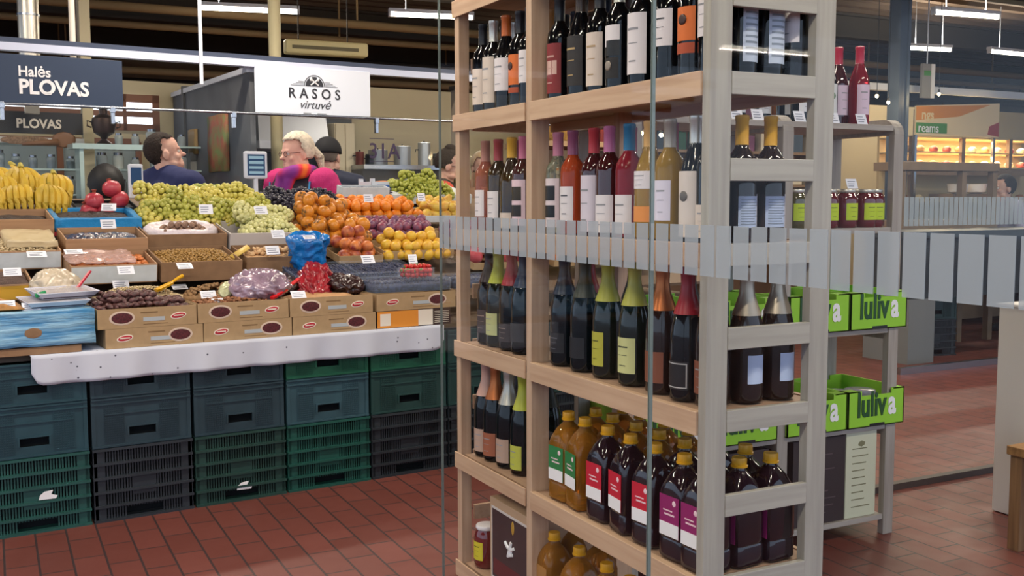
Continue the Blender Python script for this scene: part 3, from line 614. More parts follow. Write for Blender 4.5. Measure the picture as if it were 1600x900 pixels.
# tablecloth strip hanging over the crates
def cloth():
    b = MB(); n = 90; m = 8; R = []
    s0, s1 = -.215, 1.66
    for j in range(m+1):
        row = []
        for i in range(n+1):
            s = s0+(s1-s0)*i/n; e = min((s-s0), (s1-s))
            drop = .122 if e > .05 else .122-(.05-math.sqrt(max(0, .05**2-(.05-e)**2)))
            z = .7295-drop*j/m; y = -.024-.008*math.sin(s*17)*j/m-.006*math.sin(s*41+1)*j/m
            row.append(b.b.verts.new((s, y, z)))
        R.append(row)
    for a, c in zip(R, R[1:]):
        for i in range(n): b.b.faces.new((a[i], a[i+1], c[i+1], c[i]))
    top = [b.b.verts.new((v.co.x, .5, .7295)) for v in R[0]]
    for i in range(n): b.b.faces.new((top[i], top[i+1], R[0][i+1], R[0][i]))
    return b
def cloth_mat():
    m = mat('speckled_cloth', 'c6cad6', .8); nt = m.node_tree; b = nt.nodes['Principled BSDF']
    tc = nt.nodes.new('ShaderNodeTexCoord'); v = nt.nodes.new('ShaderNodeTexVoronoi'); v.inputs['Scale'].default_value = 22
    r = nt.nodes.new('ShaderNodeValToRGB'); r.color_ramp.elements[0].color = lin('4a4c5c'); r.color_ramp.elements[1].color = lin('c6cad6'); r.color_ramp.elements[0].position = .07; r.color_ramp.elements[1].position = .11
    nt.links.new(tc.outputs['Object'], v.inputs['Vector']); nt.links.new(v.outputs['Distance'], r.inputs[0]); nt.links.new(r.outputs[0], b.inputs['Base Color']); return m
o = cloth().done('tablecloth', cloth_mat(), smooth=True, loc=S(0, 0, 0), rot=RZ); sd = o.modifiers.new('s', 'SOLIDIFY'); sd.thickness = .0015
tag(o, 'white cloth speckled with small dark dots, edge hanging over the green crates', 'tablecloth')

def crumple(b, cuts, amp, sc, seed=0):       # creased plastic: folded ridges instead of a smooth bulge
    if cuts: bmesh.ops.subdivide_edges(b.b, edges=b.b.edges, cuts=cuts, use_grid_fill=True)
    b.b.normal_update()
    for v in b.b.verts:
        p = v.co*sc+Vector((seed*3.1, seed, 0)); r = 1-2*abs(noise.noise(p)); r2 = 1-2*abs(noise.noise(p*2.3+Vector((5, 1, 2))))
        v.co += v.normal*amp*(r*.7+r2*.35-.4)+noise.noise_vector(p*.6)*amp*.6
    return b
# ---------------------------------------------------------------- plastic crates
_crate = {}
def crate(kind, h, c, label, s, t0, z, depth=.58, group=None):
    wd = .408; m = mat('crate_'+c, c, .42, var=.25, vs=7)
    t = thing('plastic_crate', label, 'crate', S(s, t0, z), RZ, group)
    key = (kind, h, c)
    if key in _crate:
        for nm, me in _crate[key]:
            o = bpy.data.objects.new(nm, me); COL.objects.link(o); o.parent = t
        return t
    x0, x1 = -wd/2, wd/2; b = MB()
    hw, hh = .055, .036                    # hand hole
    def wall(flip, L, yy, dirx=True):
        pass
    if kind == 'solid':
        hz = h*.30 if h > .2 else h*.38
        for y in (0, depth-.006):
            b.box(x0+.01, -hw, y+.006, y+.01, 0, h).box(hw, x1-.01, y+.006, y+.01, 0, h).box(-hw, hw, y+.006, y+.01, 0, hz-hh/2).box(-hw, hw, y+.006, y+.01, hz+hh/2, h)
        b.box(-.15, .15, 0, .007, h*.66, h*.66+.005)
        b.box(-hw-.008, hw+.008, 0, .007, hz+hh/2, hz+hh/2+.006).box(-hw-.008, -hw, 0, .007, hz-hh/2, hz+hh/2).box(hw, hw+.008, 0, .007, hz-hh/2, hz+hh/2)
        b.box(x0+.006, x0+.01, .01, depth-.01, 0, h).box(x1-.01, x1-.006, .01, depth-.01, 0, h)
        for z_ in (.004, h-.028, h-.008): b.box(x0, x1, -.002, .012, z_, z_+.007)
        # small perforations as a grid of thin ribs on two fields
        for sx in (-1, 1):
            for k in range(9):
                xx = sx*(.075+k*.0095); b.box(xx-.0015, xx+.0015, .003, .007, .02, h-.035)
            for k in range(int((h-.06)/.0095)):
                zz = .022+k*.0095; b.box(min(sx*.072, sx*.155), max(sx*.072, sx*.155), .003, .007, zz, zz+.003)
    else:
        n = 5
        for k in range(n+1):
            z_ = k*(h-.010)/n; b.box(x0-.002, x1+.002, -.010, .014, z_, z_+.010); b.box(x0, x0+.012, 0, depth, z_, z_+.008); b.box(x1-.012, x1, 0, depth, z_, z_+.008)
        for k in range(29):
            xx = x0+.045+k*(wd-.09)/28
            b.box(xx-.0032, xx+.0032, .004, .008, .05 if abs(xx) < .07 else .01, h-.01)
        b.box(x0+.004, x0+.045, .002, .009, 0, h).box(x1-.045, x1-.004, .002, .009, 0, h).box(-.05, .05, .003, .009, h*.32, h*.62)
        b.box(x0+.006, x0+.010, .01, depth-.01, 0, h).box(x1-.01, x1-.006, .01, depth-.01, 0, h).box(x0+.01, x1-.01, depth-.01, depth-.004, 0, h)
    for xx in (x0, x1-.016): b.box(xx, xx+.016, .002, .018, 0, h)
    b.box(x0+.01, x1-.01, .01, depth-.01, .006, .012)
    o = b.done('crate_body', m, t)
    o2 = MB().box(x0+.03, x1-.03, .05, depth-.05, .0125, h*.9).done('inside_shade_block', mat('crate_inside_shade', '0d1012', .9), t)  # near-black block stands in for the shade inside the crate
    _crate[key] = [(o.name.split('.')[0], o.data), (o2.name.split('.')[0], o2.data)]
    return t
CT, CD, CG, CE = '26454e', '2b3f48', '1f5a48', '2c3238'
cols = [('leftmost', '23504a', CT, CT), ('second', CE, CD, CD), ('third', '24423c', CD, CD), ('fourth', '1d4f46', '33505a', '1f5a44'), ('fifth', '2a3036', '22403e', '1f5a44')]
words = {'23504a': 'green', CT: 'teal', CE: 'dark grey', CD: 'slate', '24423c': 'dark green', '1d4f46': 'green', '33505a': 'grey blue', '1f5a44': 'bright green', '2a3036': 'charcoal', '22403e': 'dark teal'}
for k, (nm, c0, c1, c2) in enumerate(cols):
    s = (k-.5)*PITCHC-.0
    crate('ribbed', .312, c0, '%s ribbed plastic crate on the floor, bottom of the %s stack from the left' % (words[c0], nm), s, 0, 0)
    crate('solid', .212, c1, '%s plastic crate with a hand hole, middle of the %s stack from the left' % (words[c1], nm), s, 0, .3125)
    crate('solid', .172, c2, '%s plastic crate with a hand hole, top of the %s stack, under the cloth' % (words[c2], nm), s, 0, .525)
for k, nm in ((5, 'nearest the cloth end'), (6, 'second beyond the cloth end'), (7, 'third beyond the cloth end')):
    s = (k-.5)*PITCHC
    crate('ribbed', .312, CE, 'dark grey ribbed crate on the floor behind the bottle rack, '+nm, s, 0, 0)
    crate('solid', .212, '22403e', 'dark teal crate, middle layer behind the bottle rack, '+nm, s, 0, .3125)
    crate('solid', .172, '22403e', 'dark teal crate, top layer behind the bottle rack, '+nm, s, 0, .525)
for (k, z, u, v, nm) in ((0, .155, 75, 775, 'leftmost crate stack'), (2, .075, 382, 760, 'third crate stack')):
    P = onp(u, v, N3, S(0, -.006, 0)); b = MB()
    b.loft([[(-.035, y, -.012), (.03, y, -.014), (.036, y, -.002), (.012, y, .006), (.02, y, .022), (-.012, y, .02), (-.03, y, .006)] for y in (-.001, .001)])
    tag(b.done('torn_sticker', M_white, loc=P, rot=RZ), 'torn white paper sticker on the bottom of the '+nm, 'sticker')

# ---------------------------------------------------------------- flat printed cartons along the front
def datebox(s0, s1, z, h, label, flip, t0=0, opened=True, depth=.34):
    t = thing('date_carton', label, 'carton', S((s0+s1)/2, t0, z), RZ); w = (s1-s0)/2
    if opened:
        b = MB().box(-w, w, 0, .004, 0, h).box(-w, w, depth-.004, depth, 0, h).box(-w, -w+.004, .004, depth-.004, 0, h).box(w-.004, w, .004, depth-.004, 0, h).box(-w+.004, w-.004, .004, depth-.004, 0, .004)
    else: b = MB().box(-w, w, 0, depth, 0, h)
    b.done('box', M_card, t)
    k = -1 if flip else 1
    MB().sph((-k*w*.52, -.0005, h*.52), .052, 3, (1, .03, .58)).done('picture_rim', mat('pale_oval', 'cbb6a4', .6), t)
    MB().sph((-k*w*.52, -.0014, h*.52), .043, 3, (1, .03, .53)).done('date_picture', mat('date_picture', '5a2228', .6, var=.5, vs=140), t)
    MB().sph((k*w*.62, -.0006, h*.5), .034, 3, (1, .03, .42), Euler((0, -.15, 0))).done('badge_rim', M_cream, t)
    MB().sph((k*w*.62, -.0014, h*.5), .029, 3, (1, .03, .36), Euler((0, -.15, 0))).done('red_badge', mat('badge_red', 'b02434', .5), t)
    MB().box(k*w*.62-.02, k*w*.62+.02, -.0034, -.0022, h*.48, h*.54).done('badge_print', M_cream, t)
    MB().box(-w*.1, w*.34, -.001, 0, h*.3, h*.5).done('silver_sticker', mat('silver_sticker', 'a9b0b4', .4), t)
    MB().box(-w*.15, w*.2, -.0008, 0, h*.72, h*.78).box(-w*.1, w*.4, -.0008, 0, h*.14, h*.17).done('brown_print', mat('brown_print', '7c6140', .7), t)
    return t
datebox(.075, .478, .7305, .083, 'flat tan date carton under the heap of dark dates, lower of two', True, opened=False)
datebox(.045, .452, .8145, .083, 'flat tan date carton holding the heap of dark dates', False)
datebox(.482, .882, .7305, .083, 'flat tan date carton, second from left, lower of two', True, opened=False)
datebox(.458, .868, .8145, .086, 'flat tan date carton, second from left, upper, below the lilac bag', False)
datebox(.888, 1.302, .7305, .083, 'flat tan date carton, third from left, lower of two', True, opened=False)
datebox(.876, 1.288, .8145, .086, 'flat tan date carton, third from left, upper, beside the red scoop', False)
datebox(1.31, 1.74, .8145, .083, 'flat tan date carton under the strawberries at the right end', True)
t = thing('orange_carton', 'orange and brown printed carton below the right end date carton', 'carton', S(1.51, 0, .7305), RZ)
MB().box(-.2, .2, 0, .34, 0, .083).done('box', mat('dark_carton', '3a2620', .6), t)
MB().box(-.2, .02, -.0012, 0, .002, .081).done('orange_panel', mat('orange_print', 'd88a30', .5), t)
MB().box(-.185, -.13, -.002, -.0012, .012, .07).done('white_panel', M_cream, t); MB().box(.02, .1, -.002, 0, .004, .08).done('white_panel', M_cream, t)
b = MB()
for k in range(7): b.box(.11, .19, -.002, 0, .012+k*.009, .014+k*.009)
b.done('print_lines', M_cream, t)
# contents of the open cartons
M_kraft = mat('carton_filling', '9c7450', .9, var=.3, vs=120, bump=.8, bs=160)
def heap(w_, d_, h_, loc, rot, m, name, label, cat, seed=0, amp=.006, sc=40, n=40, kind='stuff'):
    b = MB(); G_ = []
    for j in range(n+1):
        row = []
        for i in range(n+1):
            x = (i/n*2-1); y = (j/n*2-1); e = max(0, (1-abs(x)**3))*max(0, (1-abs(y)**3))
            p = Vector((x*w_/2, y*d_/2, 0)); z = .003+h_*e**.6+amp*noise.noise(p*sc+Vector((seed, 0, 0)))*e
            row.append(b.b.verts.new((p.x, p.y, max(z, .002))))
        G_.append(row)
    for a, c in zip(G_, G_[1:]):
        for i in range(n): b.b.faces.new((a[i], a[i+1], c[i+1], c[i]))
    bot = [b.b.verts.new((x*w_/2, y*d_/2, 0)) for x, y in ((-1, -1), (1, -1), (1, 1), (-1, 1))]; b.b.faces.new(bot[::-1])
    for side, (a, c) in ((G_[0], (0, 1)), ([r[-1] for r in G_], (1, 2)), (G_[-1][::-1], (2, 3)), ([r[0] for r in G_][::-1], (3, 0))): b.b.faces.new([bot[a]] + [bot[c]] + side[::-1])
    o = b.done(name, m, smooth=True, loc=loc, rot=rot); return tag(o, label, cat, kind=kind)
def bits(w_, d_, h_, loc, rot, mats_, name, label, cat, r, sc, n, seed=1, base=None):
    """uncountable small pieces: one mesh of many little bodies over a heap"""
    rnd = random.Random(seed); b = MB(); nx = int(w_/(r*1.9)); ny = int(d_/(r*1.9))
    for L in range(2):
        for i in range(nx):
            for j in range(ny):
                x = (i+.5+rnd.uniform(-.4, .4))/nx*2-1; y = (j+.5+rnd.uniform(-.4, .4))/ny*2-1
                e = max(0, 1-abs(x)**3)*max(0, 1-abs(y)**3); z = h_*e**.6-r*.2+L*r*.8+rnd.uniform(0, r*.5)
                if rnd.random() > .85: continue
                b.sph((x*(w_/2-r*1.3), y*(d_/2-r*1.3), max(r*.9, z)), r, 1, sc, Euler((rnd.uniform(-.5, .5), rnd.uniform(-.5, .5), rnd.uniform(0, 6))))
    b.box(-w_/2+.003, w_/2-.003, -d_/2+.003, d_/2-.003, 0, max(.006, h_*.5))
    return tag(b.done(name, mats_, smooth=True, loc=loc, rot=rot), label, cat, kind='stuff')
M_date = mat('medjool_date', '6e4a48', .35, var=.5, c2='38201f', vs=45, bump=.5, bs=90)
date0 = None
heap(.385, .3, .045, S(.249, .17, .819), RZ, M_kraft, 'carton_filling', 'brown bed of dates inside the first front carton', 'dried fruit')
b = MB().lathe([(.001, -.023), (.007, -.019), (.0115, -.009), (.0125, 0), (.011, .01), (.007, .018), (.002, .023)], 8)
b.noise(.0022, 60); date_me = None
rnd = random.Random(5)
for L in range(3):
    nx, ny = (13, 5) if L == 0 else ((11, 4) if L == 1 else (6, 3))
    for i in range(nx):
        for j in range(ny):
            x = .055+.37*(i+.5)/nx+rnd.uniform(-.008, .008)-(.0 if L < 2 else .03*0); y = .03+.2*(j+.5)/ny+.02*L+rnd.uniform(-.008, .008)
            if L == 2: x = .09+.22*(i+.5)/nx
            z = .892+L*.019+rnd.uniform(0, .006)+(.012 if .1 < x < .33 else 0)
            rot = (PI/2+rnd.uniform(-.4, .4), rnd.uniform(-.3, .3), rnd.uniform(-1.5, 1.5))
            if date_me is None:
                o = b.done('date', M_date, smooth=True); date_me = o.data
            else: o = bpy.data.objects.new('date', date_me); COL.objects.link(o)
            o.location = S(x, y, z); o.rotation_euler = rot; o.scale = (1.05,)*3
            tag(o, 'wrinkled dark date in the heap on the first tan carton', 'date', 'dark dates heaped on the front carton')
M_seed = mat('pale_seeds', 'd8c49c', .8, var=.25, vs=120)
bits(.37, .16, .07, S(.28, .335, .885), RZ, M_seed, 'pumpkin_seeds', 'pale seeds heaped behind the dark dates', 'seeds', .007, (1, .6, .35), 0, 2)
bits(.39, .31, .045, S(.663, .17, .852), RZ, mat('dried_orange_fruit', '9c6a48', .7, var=.35, vs=60), 'dried_fruit_pieces', 'brown orange dried fruit in the second front carton', 'dried fruit', .011, (1.2, .9, .45), 0, 3)
bits(.42, .14, .07, S(.69, .40, .87), RZ, mat('mixed_nuts', 'a5825c', .7, var=.4, vs=60), 'mixed_nuts', 'mixed brown nuts heaped behind the second front carton', 'nuts', .012, (1.2, .9, .7), 0, 5)
heap(.40, .32, .05, S(1.083, .17, .850), RZ, mat('kraft_sheet', 'b58a5e', .8, bump=.5, bs=30), 'paper_covered_fruit', 'crumpled tan paper over dried fruit in the third front carton', 'paper', 7, .012, 14)
# blue wrapped box at the left end
t = thing('wrapped_carton', 'large carton wrapped in crinkled light blue film at the left end of the counter', 'carton', S(-.33, -.005, .765), RZ)
b = MB(); n = 60; m_ = 14; rr = []
def bluemat():
    m = mat('blue_film', '5f97bd', .22, spec=.7); nt = m.node_tree; bs_ = nt.nodes['Principled BSDF']
    tc = nt.nodes.new('ShaderNodeTexCoord'); mp = nt.nodes.new('ShaderNodeMapping'); mp.inputs['Rotation'].default_value = (0, .35, 0); mp.inputs['Scale'].default_value = (4, 10, 34)
    nn = nt.nodes.new('ShaderNodeTexNoise'); nn.inputs['Scale'].default_value = 1.2; nn.inputs['Detail'].default_value = 5; q = nt.nodes.new('ShaderNodeBump'); q.inputs['Strength'].default_value = .9; q.inputs['Distance'].default_value = .012
    nt.links.new(tc.outputs['Object'], mp.inputs[0]); nt.links.new(mp.outputs[0], nn.inputs['Vector']); nt.links.new(nn.outputs['Fac'], q.inputs['Height']); nt.links.new(q.outputs[0], bs_.inputs['Normal'])
    r = nt.nodes.new('ShaderNodeValToRGB'); r.color_ramp.elements[0].color = lin('4284b4'); r.color_ramp.elements[1].color = lin('86b2cc'); r.color_ramp.elements[0].position = .38; r.color_ramp.elements[1].position = .6
    nt.links.new(nn.outputs['Fac'], r.inputs[0]); nt.links.new(r.outputs[0], bs_.inputs['Base Color']); return m
M_blue = bluemat()
b.box(-.37, .365, 0, .33, 0, .142); bmesh.ops.subdivide_edges(b.b, edges=b.b.edges, cuts=12, use_grid_fill=True); b.noise(.004, 16)
b.done('blue_wrapping', M_blue, t, smooth=True)
MB().sph((.13, -.003, .055), .034, 2, (1, .06, .62)).done('tear', M_cardd, t)
tag(MB().box(-.37, .31, 0, .33, 0, .03).done('flat_carton', M_cardd, loc=S(-.33, 0, .7305), rot=RZ, bevel=.001), 'flat brown cardboard tray beneath the blue wrapped carton', 'carton')

# ---------------------------------------------------------------- boxes on the sloping board
def obox(name, label, s0, s1, w0, w1, h, m, cat='box', h0=0, th=.007, mfront=None, deco=None):
    t = thing(name, label, cat, SL((s0+s1)/2, w0, h0, w0), RT); a = (s1-s0)/2; d = w1-w0
    MB().box(-a, a, 0, th, 0, h).box(-a, a, d-th, d, 0, h).box(-a, -a+th, th, d-th, 0, h).box(a-th, a, th, d-th, 0, h).box(-a+th, a-th, th, d-th, 0, .004).done('tray', m, t, bevel=.001)
    if mfront: MB().box(-a+.004, a-.004, -.001, 0, .005, h-.006).done('printed_front', mfront, t)
    return t
def fillheap(s0, s1, w0, w1, h, m, name, label, cat, **k): return heap(s1-s0-.018, w1-w0-.018, .02, SL((s0+s1)/2, (w0+w1)/2, h-.025), RT, m, name, label, cat, **k)
M_tan = wood('tan_box_wood', 'b08a66', '9c7656', 0, .7); M_whb = mat('white_print_carton', 'c9cfd2', .6, var=.12, vs=18)
M_raisin = mat('dark_raisins', '33201f', .5, var=.5, vs=90, bump=1, bs=170); M_brownr = mat('brown_raisins', '5a3c30', .5, var=.4, vs=120, bump=1, bs=200)
obox('fruit_box', 'yellow fronted cardboard box of brown raisins at the left picture edge', -.52, -.145, -.07, .2, .07, M_tan, mfront=mat('yellow_print', 'cf9c30', .6))
fillheap(-.52, -.145, -.07, .2, .058, M_brownr, 'raisins', 'brown raisins filling the yellow fronted box', 'raisins')
obox('fruit_box', 'white printed cardboard box of pale seeds, second from the front at the left edge', -.44, .012, .235, .56, .085, M_tan, mfront=M_whb)
bits(.43, .30, .02, SL(-.214, .40, .06, .235), RT, M_seed, 'pale_seeds', 'pale yellow seeds filling the white printed box at left', 'seeds', .008, (1, .7, .4), 0, 4)
tag(crumple(MB().box(-.11, .10, -.11, .12, -.012, .016), 8, .012, 18).done('seed_bag', film('seedbag_film', 'dccaa4', .2, .25), smooth=True, loc=SL(-.095, .42, .10, .235), rot=RT), 'clear plastic bag of pale seeds lying on the white printed box', 'bag')
obox('fruit_box', 'wooden box of very dark raisins in front of the bananas', -.44, .035, .60, .86, .085, M_tan)
fillheap(-.44, .035, .60, .86, .07, M_raisin, 'raisins', 'very dark raisins in the box before the bananas', 'raisins', seed=3, amp=.02, sc=14)
obox('fruit_box', 'white printed carton of apricots under clear film', .02, .40, .05, .315, .088, M_tan, mfront=M_whb)
bits(.355, .235, .012, SL(.21, .182, .062), RT, mat('dried_apricot', 'd27a3a', .45, var=.3, vs=50), 'dried_apricots', 'orange dried apricots filling the white printed carton', 'dried fruit', .015, (1, 1, .5), 0, 6)
tag(crumple(MB().box(-.15, .13, -.115, .11, 0, .003), 14, .016, 22).done('film_sheet', film('pink_film', 'd9b8b0', .55, .1), smooth=True, loc=SL(.175, .185, .1), rot=RT), 'pinkish clear film spread over the apricot carton', 'plastic film')
obox('fruit_box', 'tan wooden box of glossy dark prunes under film, in the second column', .045, .42, .335, .595, .065, M_tan, h0=.028)
tag(MB().box(-.187, .187, 0, .25, 0, .027).done('flat_carton', mat('orange_carton', 'b9783c', .6), loc=SL(.232, .337, 0), rot=RT, bevel=.001), 'flat orange carton beneath the prune box', 'carton')
fillheap(.045, .42, .335, .595, .085, mat('glossy_prunes', '4f434c', .12, var=.45, vs=40, bump=1, bs=60, coat=.5), 'prunes', 'glossy violet black prunes under film in the tan box', 'prunes', seed=9, amp=.012, sc=45)
obox('fruit_box', 'box lined with bright blue plastic, full of dark raisins, under the pomegranates', .05, .44, .62, .90, .078, M_tan)
b = MB(); a_, d_ = .205, .295
b.box(-a_, a_, -.006, .012, .02, .085).box(-a_, a_, d_-.016, d_, .02, .082).box(-a_, -a_+.022, 0, d_, .03, .084).box(a_-.03, a_, 0, d_, .03, .084)
bmesh.ops.subdivide_edges(b.b, edges=b.b.edges, cuts=6, use_grid_fill=True); b.noise(.005, 22)
tag(b.done('plastic_liner', mat('bright_blue_liner', '2a86c0', .3, bump=.5, bs=40), smooth=True, loc=SL(.245, .613, 0), rot=RT), 'bright blue plastic liner folded over the raisin box rim', 'plastic liner')
fillheap(.06, .43, .63, .89, .078, M_raisin, 'raisins', 'dark brown raisins inside the blue liner', 'raisins', seed=5, amp=.014, sc=40)
tag(MB().box(-.2, .2, -.008, 0, 0, .02).done('red_strip', mat('red_plastic_edge', 'a02838', .5), loc=SL(.235, .61, 0), rot=RT), 'narrow red tray edge under the blue lined box', 'tray edge')
obox('fruit_box', 'brown cardboard box heaped with golden sultanas', .415, .80, .04, .36, .095, M_cardd)
bits(.365, .30, .03, SL(.607, .20, .066), RT, mat('golden_sultanas', 'a88040', .5, var=.35, vs=90), 'sultanas', 'golden brown sultanas heaped in the brown box', 'sultanas', .0075, (1.3, .75, .6), 0, 8)
obox('fruit_box', 'brown cardboard box holding a white bag of walnuts', .43, .83, .40, .69, .08, M_cardd)
# walnut bag
b = MB().lathe([(.001, 0), (.17, .002), (.19, .03), (.182, .06), (.165, .078), (.15, .07), (.13, .055), (.001, .05)], 40)
for v in b.b.verts: v.co.y *= .72
b.noise(.009, 22)
tag(b.done('walnut_bag', mat('milky_plastic', 'd8cdd2', .35, bump=.6, bs=45), smooth=True, loc=SL(.63, .545, .035), rot=RT), 'open milky white plastic bag around the walnuts', 'bag')
M_nut = mat('walnut_shell', '9c7c68', .7, var=.35, vs=60, bump=.8, bs=110); nut_me = None
for L in range(2):
    for i in range(6 if L == 0 else 4):
        for j in range(4 if L == 0 else 2):
            x = .535+.036*(i+.4*(j % 2))+(.03 if L else 0); y = .46+.034*j+(.03 if L else 0)
            if nut_me is None:
                o = MB().sph((0, 0, 0), .0165, 3, (1.1, .95, .95)).noise(.002, 70).done('walnut', M_nut, smooth=True); nut_me = o.data
            else: o = bpy.data.objects.new('walnut', nut_me); COL.objects.link(o)
            o.location = SL(x+random.uniform(-.003, .003), y+random.uniform(-.003, .003), .096+L*.024); o.rotation_euler = [random.uniform(0, 6) for _ in range(3)]
            tag(o, 'walnut in its shell in the open white bag', 'walnut', 'walnuts in the white bag')
obox('fruit_box', 'brown cardboard box with pale dried slices behind the lilac bag', .84, 1.235, .10, .37, .08, M_cardd)
obox('grape_tray', 'clear plastic lined tray under the pale green grapes', .84, 1.235, .385, .70, .085, mat('pale_tray', 'b9b2ae', .4), cat='tray')
bits(.30, .12, .03, SL(1.0, .20, .068), RT, mat('pale_dried_slices', 'd9b284', .6, var=.2, vs=50), 'dried_slices', 'pale beige dried fruit slices behind the lilac bag', 'dried fruit', .018, (1, 1, .5), 0, 9)

# ---------------------------------------------------------------- crumpled bags and scoops on the front
def bagblob(name, label, P, rot, w_, d_, h_, m, seed, amp=.012, sc=26, cat='bag'):
    b = crumple(MB().sph((0, 0, h_/2), 1, 5, (w_/2, d_/2, h_/2)), 0, amp*1.5, sc, seed)
    return tag(b.done(name, m, smooth=True, loc=P, rot=rot), label, cat)
M_lilac = mat('lilac_film', '9a8294', .12, var=.35, vs=16, spec=.9, coat=.6); M_redf = mat('red_dried_fruit', 'a0202c', .3, var=.35, vs=30, coat=.4)
bagblob('plastic_bag', 'shiny lilac plastic bag of dried fruit lying on the front cartons', S(.80, .20, .895), (0.25, 0, RO-.3), .27, .23, .12, M_lilac, 1, .016, 24)
bagblob('red_fruit_bag', 'shiny bag of deep red dried fruit spilling towards the front', S(1.115, .30, .905), (.55, 0, RO-.4), .15, .30, .085, M_redf, 5, .022, 44, 'dried fruit')
bagblob('dried_fruit_bag', 'dark brown dried figs heaped left of the red fruit', S(.96, .36, .905), (.3, 0, RO), .20, .18, .07, mat('dark_figs', '3a2420', .35, var=.4, vs=40, coat=.3), 6, .012, 40, 'dried fruit')
bagblob('dried_fruit_bag', 'dark wrinkled fruit strips heaped right of the red fruit', S(1.24, .24, .90), (.2, 0, RO+.4), .16, .22, .075, mat('dark_strips', '331c1c', .3, var=.4, vs=40, coat=.4), 8, .014, 44, 'dried fruit')
bagblob('plastic_bag', 'round clear bag of beige nuts between the raisin box and the foam trays', S(-.06, .36, .90), (.2, 0, RO), .2, .2, .15, mat('beige_bag', 'cfc0a8', .25, var=.25, vs=14, coat=.4), 12, .01, 22)
bagblob('plastic_bag', 'small pale green bag end left of the lilac bag', S(.66, .26, .895), (.3, .3, RO-.5), .07, .13, .075, mat('pale_green_pack', 'c2c49a', .3), 14, .006, 30)
# bright blue open bag
b = MB(); prof = [(.001, 0), (.07, .0), (.085, .04), (.088, .10), (.098, .15), (.102, .165), (.094, .17), (.085, .15), (.07, .12), (.001, .11)]
b.lathe(prof, 64); bmesh.ops.subdivide_edges(b.b, edges=[e for e in b.b.edges if abs(e.verts[0].co.z-e.verts[1].co.z) > .02], cuts=3); crumple(b, 0, .02, 20, 4)
tag(b.done('blue_plastic_bag', mat('vivid_blue_film', '1478c8', .22, var=.3, vs=14, coat=.4, bump=.7, bs=40), smooth=True, loc=S(1.15, .50, 1.0), rot=(.2, 0, RO)), 'open vivid blue plastic bag below the persimmons', 'bag')
# foam trays
def foam(s, t_, z, label, rz=0):
    t = thing('foam_tray', label, 'tray', S(s, t_, z), (.1, 0, RO+rz))
    b = MB(); b.loft([[(-.1, -.06, 0), (.1, -.06, 0), (.1, .06, 0), (-.1, .06, 0)], [(-.125, -.08, .028), (.125, -.08, .028), (.125, .08, .028), (-.125, .08, .028)]], cap=False); b.b.faces.new([v for v in b.b.verts][:4])
    o = b.done('tray', mat('foam', 'c9cbd8', .5), t); sd = o.modifiers.new('s', 'SOLIDIFY'); sd.thickness = .003
    MB().box(-.105, .105, -.065, .065, .006, .022).noise(.005, 40).done('contents', mat('tray_fruit', '3c2c3c', .4, var=.5, vs=60), t, smooth=True)
    MB().box(-.118, .118, -.075, .075, .027, .0285).done('film', M_film, t)
foam(-.10, .14, .915, 'white foam tray with film wrapped fruit on the blue wrapped box, lower of two', .18)
foam(-.06, .17, .948, 'white foam tray with film wrapped fruit on the blue wrapped box, upper of two', .25)
heap(.28, .2, .03, S(-.36, .15, .912), RZ, mat('orange_chips', 'b07c40', .6, var=.5, vs=30), 'dried_fruit_pieces', 'orange and dark dried fruit on top of the blue wrapped box', 'dried fruit', 11, .02, 30)
tag(MB().box(-.022, .022, -.008, .008, 0, .018).done('green_clip', mat('green_clip', '1c8a50', .4), loc=S(-.15, .10, .958), rot=(0, -.3, RO), bevel=.003), 'small green plastic clip on the foam trays', 'clip')
def scoop(label, P, Q, c, wd=.02, blade=True):
    P, Q = Vector(P), Vector(Q); d = (Q-P); L = d.length; t = thing('plastic_scoop', label, 'scoop', P, d.to_track_quat('X', 'Z').to_euler())
    m = mat('scoop_'+c, c, .35)
    if blade:
        b = MB(); b.loft([[(x, -a, -.002), (x, -a*.8, -.012), (x, a*.8, -.012), (x, a, -.002), (x, a*.7, .0), (x, -a*.7, .0)] for x, a in ((0, wd*.6), (L*.08, wd), (L*.5, wd*.9), (L*.6, wd*.35))]); b.done('scoop_blade', m, t)
        MB().tube([(L*.58, 0, -.004), (L*.8, 0, 0), (L, 0, .002)], [.006, .008, .009], 8).done('handle', m, t, smooth='auto')
    else: MB().box(0, L, -wd/2, wd/2, -.004, .004).noise(.002, 20).done('handle', m, t, bevel=.002)
def fp(u, v, t_): return onp(u, v, N3, S(0, t_, 0))
scoop('red plastic scoop handle standing in the foam trays at left', fp(117, 455, .22), fp(141, 423, .27), 'b41c38', .014, False)
scoop('yellow plastic scoop stuck in the pale seeds behind the dates', fp(243, 452, .26), fp(286, 431, .30), 'dca418', .022)
scoop('red plastic scoop resting on the third front carton', fp(424, 464, .06), fp(466, 437, .16), 'd02028', .016)
tag(MB().box(-.05, .05, -.02, .02, 0, .008).noise(.01, 30).done('yellow_wrapper', mat('yellow_wrapper', 'd9b85c', .4), smooth=True, loc=SL(.83, .17, .10), rot=(TILT, -.5, RO)), 'crumpled yellow wrapper beside the sultana box', 'wrapper')

